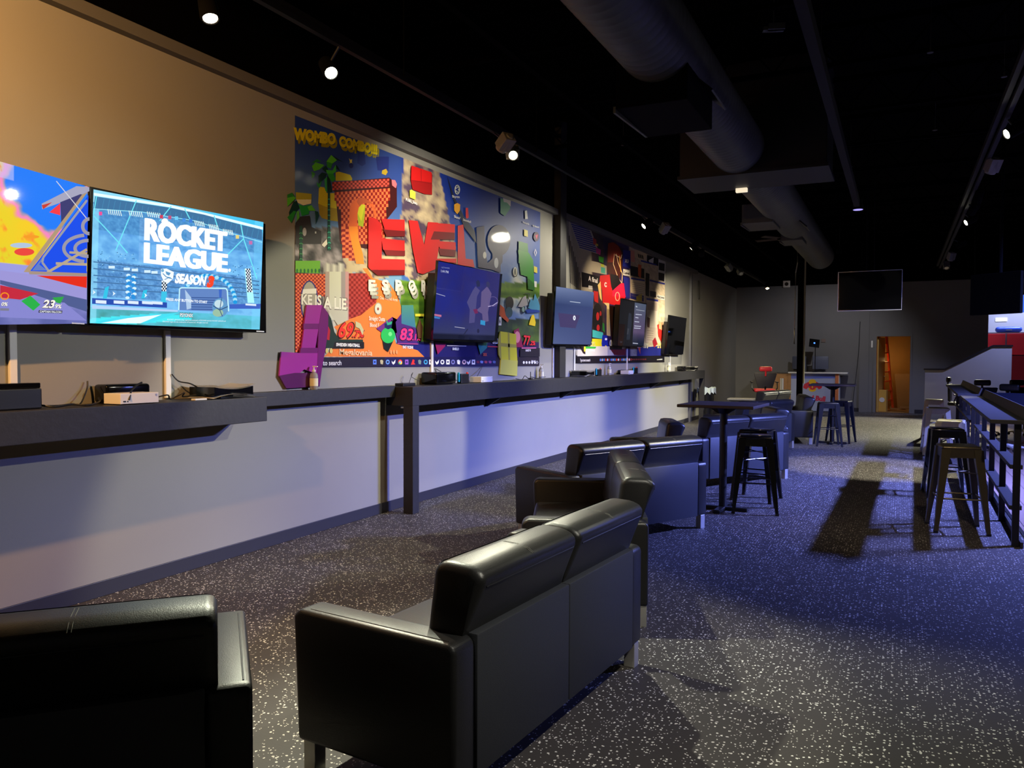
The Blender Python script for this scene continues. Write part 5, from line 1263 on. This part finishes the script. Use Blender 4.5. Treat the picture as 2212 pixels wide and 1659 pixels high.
for k, (x, y, z, sx, sy, sz) in enumerate(((-1.74, 6.55, 3.52, .34, .45, .5), (-2.0, 13.3, 3.66, .28, .42, .3), (-1.75, 15.4, 3.66, .22, .36, .26))):
    bm = BM(); box(bm, x-sx, x+sx*.7, y-sy, y+sy, z, z+sz, bev=.006); sbx = obj('supply_box', bm, M_matte if k == 0 else M_duct, t)
    bm = BM(); prism(bm, [(y-sy, z+.02), (y+sy, z+.02), (y+sy, z), (y-sy, z-.03)], x-sx-.02, x-sx, 'x'); obj('flap', bm, M_duct, sbx)
for y, l_ in ((6.75, .28), (14.0, .25)):
    bm = BM(); box(bm, -.02, .0, -l_, l_, -.13, .13, bev=.004); obj('grille', bm, M_blackmetal, t, loc=(-1.48, y, 3.78), rot=(0, R(-48), 0))
# joists
bm = BM()
for k in range(17):
    y = -1.2+1.62*k; box(bm, WX, 9.0, y-.03, y+.03, 4.78, 4.84)
    for xx in [WX+.3+.6*i for i in range(22)]: tube(bm, [(xx-.3, y, 4.8), (xx, y, 4.45), (xx+.3, y, 4.8)], .012, 4, False)
    box(bm, WX, 9.0, y-.03, y+.03, 4.42, 4.46)
struct(obj('ceiling_joists', bm, M_black))
def beam(lab, x, z, y0, y1, w, h, m):
    bm = BM(); box(bm, x-w/2, x+w/2, y0, y1, z, z+h)
    return tag(obj('ceiling_strut', bm, m), lab, 'strut')
M_strut = mat('dark_strut', (19, 17, 16), .7, spec=.2, noise=.3, nscale=6)
beam('long dark strut overhead right of the spiral duct', -.56, 3.62, -1, 11.9, .07, .10, M_strut)
t = thing('ceiling_camera', 'round pale device at the end of the overhead strut', 'ceiling device', (-.55, 12.02, 3.6))
bm = BM(); lathe(bm, [(.05, .14), (.07, .02), (.075, 0)], 20); obj('housing', bm, M_plastic, t, True)
bm = BM(); lathe(bm, [(.062, -.004), (.062, 0)], 20); obj('lens_cover', bm, mat('violet_glow_glass', (150, 140, 230), .3, emit=(.35, .3, .9), est=.7), t)  # bluish light on the disc is put in as a glow of its own
beam('thin dark strut above the left track, set back from it', -2.9, 4.0, -1, 24, .06, .06, M_black)
# ceiling fan
t = thing('ceiling_fan', 'dark ceiling fan partly hidden by the far duct', 'fan', (-2.52, 19.6, 4.36), R(20))
bm = BM(); lathe(bm, [(.05, -.06), (.11, -.04), (.12, .04), (.06, .1), (.015, .12), (.015, .64)], 18); obj('motor_housing', bm, M_blackmetal, t, True)
for k in range(5):
    bm = BM(); Mx = Matrix.Rotation(R(72*k), 4, 'Z') @ Matrix.Rotation(R(10), 4, 'X'); box(bm, .14, .66, -.07, .07, -.006, .006, bev=.002, M=Mx); obj('blade', bm, mat('brown_blade', (70, 52, 50), .5), t)
bm = BM(); lathe(bm, [(.02, -.09), (.04, -.06)], 12); obj('lamp_cap', bm, M_white, t)
# small fittings overhead
bm = BM(); box(bm, -.09, .09, -.03, .03, 0, .03); box(bm, -.05, .09, -.05, .0, .0, .05); box(bm, -.005, .005, -.005, .005, .02, .61)
tag(obj('junction_box', bm, M_thread, loc=(-1.04, 7.28, 4.39), rot=(0, 0, R(20))), 'pale torn bracket on the black ceiling right of the near duct', 'bracket')
bm = BM(); box(bm, -.07, .07, -.03, .03, 0, .05, bev=.004)
tag(obj('sign_light', bm, mat('warm_sign', (226, 210, 170), .5, emit=(1, .85, .6), est=.5), loc=(-1.82, 10.25, 3.618)), 'tiny pale light fitting behind the duct box', 'light')
first = None
for x, y, lab in ((-.72, 8.11, 'between the near duct and the overhead strut'), (-1.07, 10.6, 'just right of the black box crossing the duct'), (-.7, 12.79, 'right of the far duct section'), (.21, 8.37, 'high at the right, before the right track'), (-3.37, 10.21, 'left of the near duct'), (.35, 11.2, 'between strut and right track'), (.9, 9.4, 'above the right track')):
    lab = 'small pale sprinkler head '+lab
    if first is None:
        first = thing('sprinkler_head', lab, 'sprinkler', (x, y, 4.37), group='sprinkler heads on the ceiling')
        bm = BM(); lathe(bm, [(.028, 0), (.028, .008), (.008, .012), (.008, .05), (.003, .06), (.003, .63)], 12); obj('deflector', bm, mat('dull_brass', (60, 56, 50), .6), first)
    else: dup(first, (x, y, 4.37), label=lab)
# ------------------------------------------------------------------ tracks and track lamps
def track(lab, x, z, y0, y1):
    t = thing('light_track', lab, 'track', (x, y0, z))
    bm = BM(); box(bm, -.02, .02, 0, y1-y0, 0, .035); obj('track_bar', bm, M_strut, t)
    bm = BM(); box(bm, -.07, -.03, 0, y1-y0, .05, .11); obj('support_strut', bm, M_strut, t)
    for k in range(int((y1-y0)/2.4)):
        bm = BM(); tube(bm, [(0, 1.2+2.4*k, .03), (0, 1.2+2.4*k, 5.0-z)], .006, 5); obj('hanger', bm, M_matte, t)
    return t
track('long light track running above the left wall', -3.37, 3.58, -1, 23.2); track('long light track above the right aisle', .80, 3.60, -1, 20.5)
M_lens = {}; M_head = mat('grey_lamp_housing', (120, 118, 108), .45)
def lamp(lab, x, y, z, aim, power=0, col=(1, .86, .66), ang=50, blend=.35, head='dark', group='track spotlights', ztop=3.58, glow=30, xt=None):
    t = thing('track_spotlight', lab, 'spotlight', (x, y, z), group=group)
    d = (Vector(aim)-Vector((x, y, z))).normalized(); q = d.to_track_quat('-Z', 'Y').to_euler(); mh = M_head if head == 'white' else M_matte
    bm = BM(); lathe(bm, [(.03, .16), (.05, .13), (.055, .0), (.050, -.012), (.044, -.012), (.044, .01)], 20)
    h = obj('lamp_head', bm, mh, t, True, rot=q)
    if head == 'white':
        bm = BM(); box(bm, -.06, .06, -.05, .05, .01, .15, bev=.004); obj('gear_box', bm, mh, h)
    xt = (-3.37 if x < -1 else .80) if xt is None else xt
    bm = BM(); b = -d*.08; tube(bm, [tuple(b), (xt-x, 0, ztop-z)], .009, 6); obj('bracket', bm, M_blackmetal, t)
    if power:
        k = (col, glow)
        if k not in M_lens: M_lens[k] = mat('lamp_glass', (250, 240, 220), .3, emit=col, est=glow)
        bm = BM(); lathe(bm, [(.040, -.006), (.040, -.002)], 18); obj('lens', bm, M_lens[k], h)
        l = bpy.data.lights.new('spot_beam', 'SPOT'); l.energy = power; l.color = col; l.spot_size = R(ang); l.spot_blend = blend; l.shadow_soft_size = .035
        s = bpy.data.objects.new('spot_beam', l); C.objects.link(s); s.parent = h; s.location = (0, 0, -.03)
    else:
        bm = BM(); lathe(bm, [(.040, -.006), (.040, -.002)], 18); obj('lens', bm, M_chrome, h)
    return t
WARM = (1, .80, .55); TUNG = (1, .52, .18); NEUT = (1, .95, .70); COOL = (.86, .92, 1)
# left track
lamp('warm spotlight beyond the left frame edge lighting the wall', -3.05, .75, 3.43, (-4.51, 2.0, 2.4), 330, TUNG, 140, .9)
lamp('small glowing spotlight at the top left against the black ceiling', -3.48, 3.25, 3.41, (-2.2, 2.75, 0), 150, WARM, 46, .5, glow=8)
lamp('brightest glowing spotlight on the left track above the wall', -3.44, 4.24, 3.42, (-1.1, 2.9, .8), 330, (.97, 1, .76), 60, .5)
lamp('pale spotlight with open shade, left one of the pair over the mural', -3.30, 6.47, 3.43, (-4.5, 7.0, 2.5), 72, (1,.93,.75), 120, .9, 'white', glow=6)
lamp('pale boxy spotlight, right one of the pair over the mural', -3.30, 6.72, 3.43, (-1.2, 3.3, .8), 220, (1, .97, .74), 50, .6, 'white', glow=6)
lamp('spotlight over the football mural, left of the white boxy one', -3.34, 11.1, 3.43, (-4.5, 10.0, 2.2), 90, (1,.93,.75), 100, .8, glow=12)
lamp('white boxy spotlight over the football mural', -3.25, 11.75, 3.43, (-4.5, 12.6, 2.0), 60, WARM, 80, .8, 'white', glow=10)
lamp('glowing spotlight past the football mural', -3.27, 13.7, 3.43, (-4.5, 13.4, 2.2), 80, WARM, 90, .8, glow=20)
lamp('second glowing spotlight past the football mural', -3.3, 14.6, 3.43, (-4.5, 18.4, 1.5), 650, (1,.90,.66), 56, .9, glow=20)
lamp('unlit round pale spotlight near the end of the left track', -3.30, 17.4, 3.43, (-2.5, 18.5, 2), 0, head='white')
lamp('unlit square white spotlight near the end of the left track', -3.22, 18.2, 3.43, (-2.5, 17.0, 2.2), 0, head='white')
lamp('yellow glowing spotlight at the end of the left track by the far wall', -3.2, 22.0, 3.41, (-2.6, 20.0, 0), 90, (1, .72, .34), 60, .5, glow=30)
# right track
lamp('unseen spotlight added on the right track above the viewer', .80, 2.3, 3.46, (-1.6, 3.5, .2), 210, (1,.95,.80), 46, .4)  # added to light the foreground sofa's back and the floor beside it
lamp('spotlight added near the far wall to wash the counter', -.9, 21.6, 3.9, (-2.2, 24.4, 1.0), 90, (.9,.9,1), 100, .9, xt=-.9, ztop=5.0, glow=0)  # added to brighten the dark far wall and the counter
lamp('unseen spotlight added near the far wall to wash the half wall', 3.4, 21.5, 3.6, (1.3, 22.6, .8), 260, (.42,.47,1), 66, .9, xt=3.4, ztop=5.0, glow=0)  # added to give the half wall its bluish light
lamp('spotlight just outside the upper right corner', .92, 5.9, 3.47, (-4.5, 2.4, .4), 240, (1, 1, .78), 50, .8)
lamp('bright glowing spotlight at the upper right', .80, 8.0, 3.46, (-4.5, 5.9, .6), 600, NEUT, 40, .2)
lamp('unlit spotlight between the two bright ones on the right track', .82, 9.65, 3.48, (0, 11, 1), 0, head='white')
lamp('spotlight half turned away on the right track', .82, 11.3, 3.46, (-.2, 12.0, 0), 620, NEUT, 42, .5, glow=12)
lamp('second bright glowing spotlight on the right track', .82, 12.9, 3.46, (-4.5, 10.9, .5), 820, NEUT, 40, .7)
lamp('third glowing spotlight on the right track', .85, 15.5, 3.46, (-4.5, 16.6, .7), 1150, NEUT, 40, .7, glow=16)
lamp('unseen spotlight added on the right track as warm fill for the aisle', .80, 4.6, 3.46, (.1, 8.8, 0), 110, WARM, 52, .8, glow=10)  # added as warm fill on the floor among the rail shadows
lamp('small glowing spotlight added between the second pair on the right track', .82, 12.15, 3.47, (-1.5, 14.8, .35), 260, (1,.95,.85), 22, .6, glow=6)  # added to light the side of the loveseat by the far high table
lamp('small unlit spotlight on the far part of the right track', .86, 17.6, 3.46, (0, 19, 0), 0, head='white')
lamp('last unlit spotlight on the right track', .86, 18.9, 3.44, (1, 17, 1), 0, head='white')
lamp('small glowing spotlight near the far wall at the right', 1.6, 22.4, 3.44, (-.4, 20.2, 0), 900, NEUT, 76, .6, glow=16, xt=1.6, ztop=5.0)
lamp('spotlight hidden behind the duct box lighting the wall', -1.1, 16.8, 3.6, (-1.6, 17.5, 0), 160, NEUT, 66, .6, xt=-1.1, ztop=5.0)
# housing of the blue wash lamp
t = thing('wash_light', 'blue stage wash light out of view above the right side', 'stage light', (4.45, 10.4, 4.12))
bm = BM(); box(bm, -.22, .22, -.22, .22, .03, .16, bev=.01); obj('housing', bm, M_blackmetal, t)
bm = BM(); box(bm, -.62, -.60, -1.1, 1.1, -.27, .03); box(bm, -.6, .0, -1.1, 1.1, .02, .03); obj('blocking_flap', bm, M_matte, t)  # unseen flap added to keep the blue light off the upper wall
bm = BM(); box(bm, -.02, .02, -.02, .02, .16, .88); obj('yoke', bm, M_matte, t)
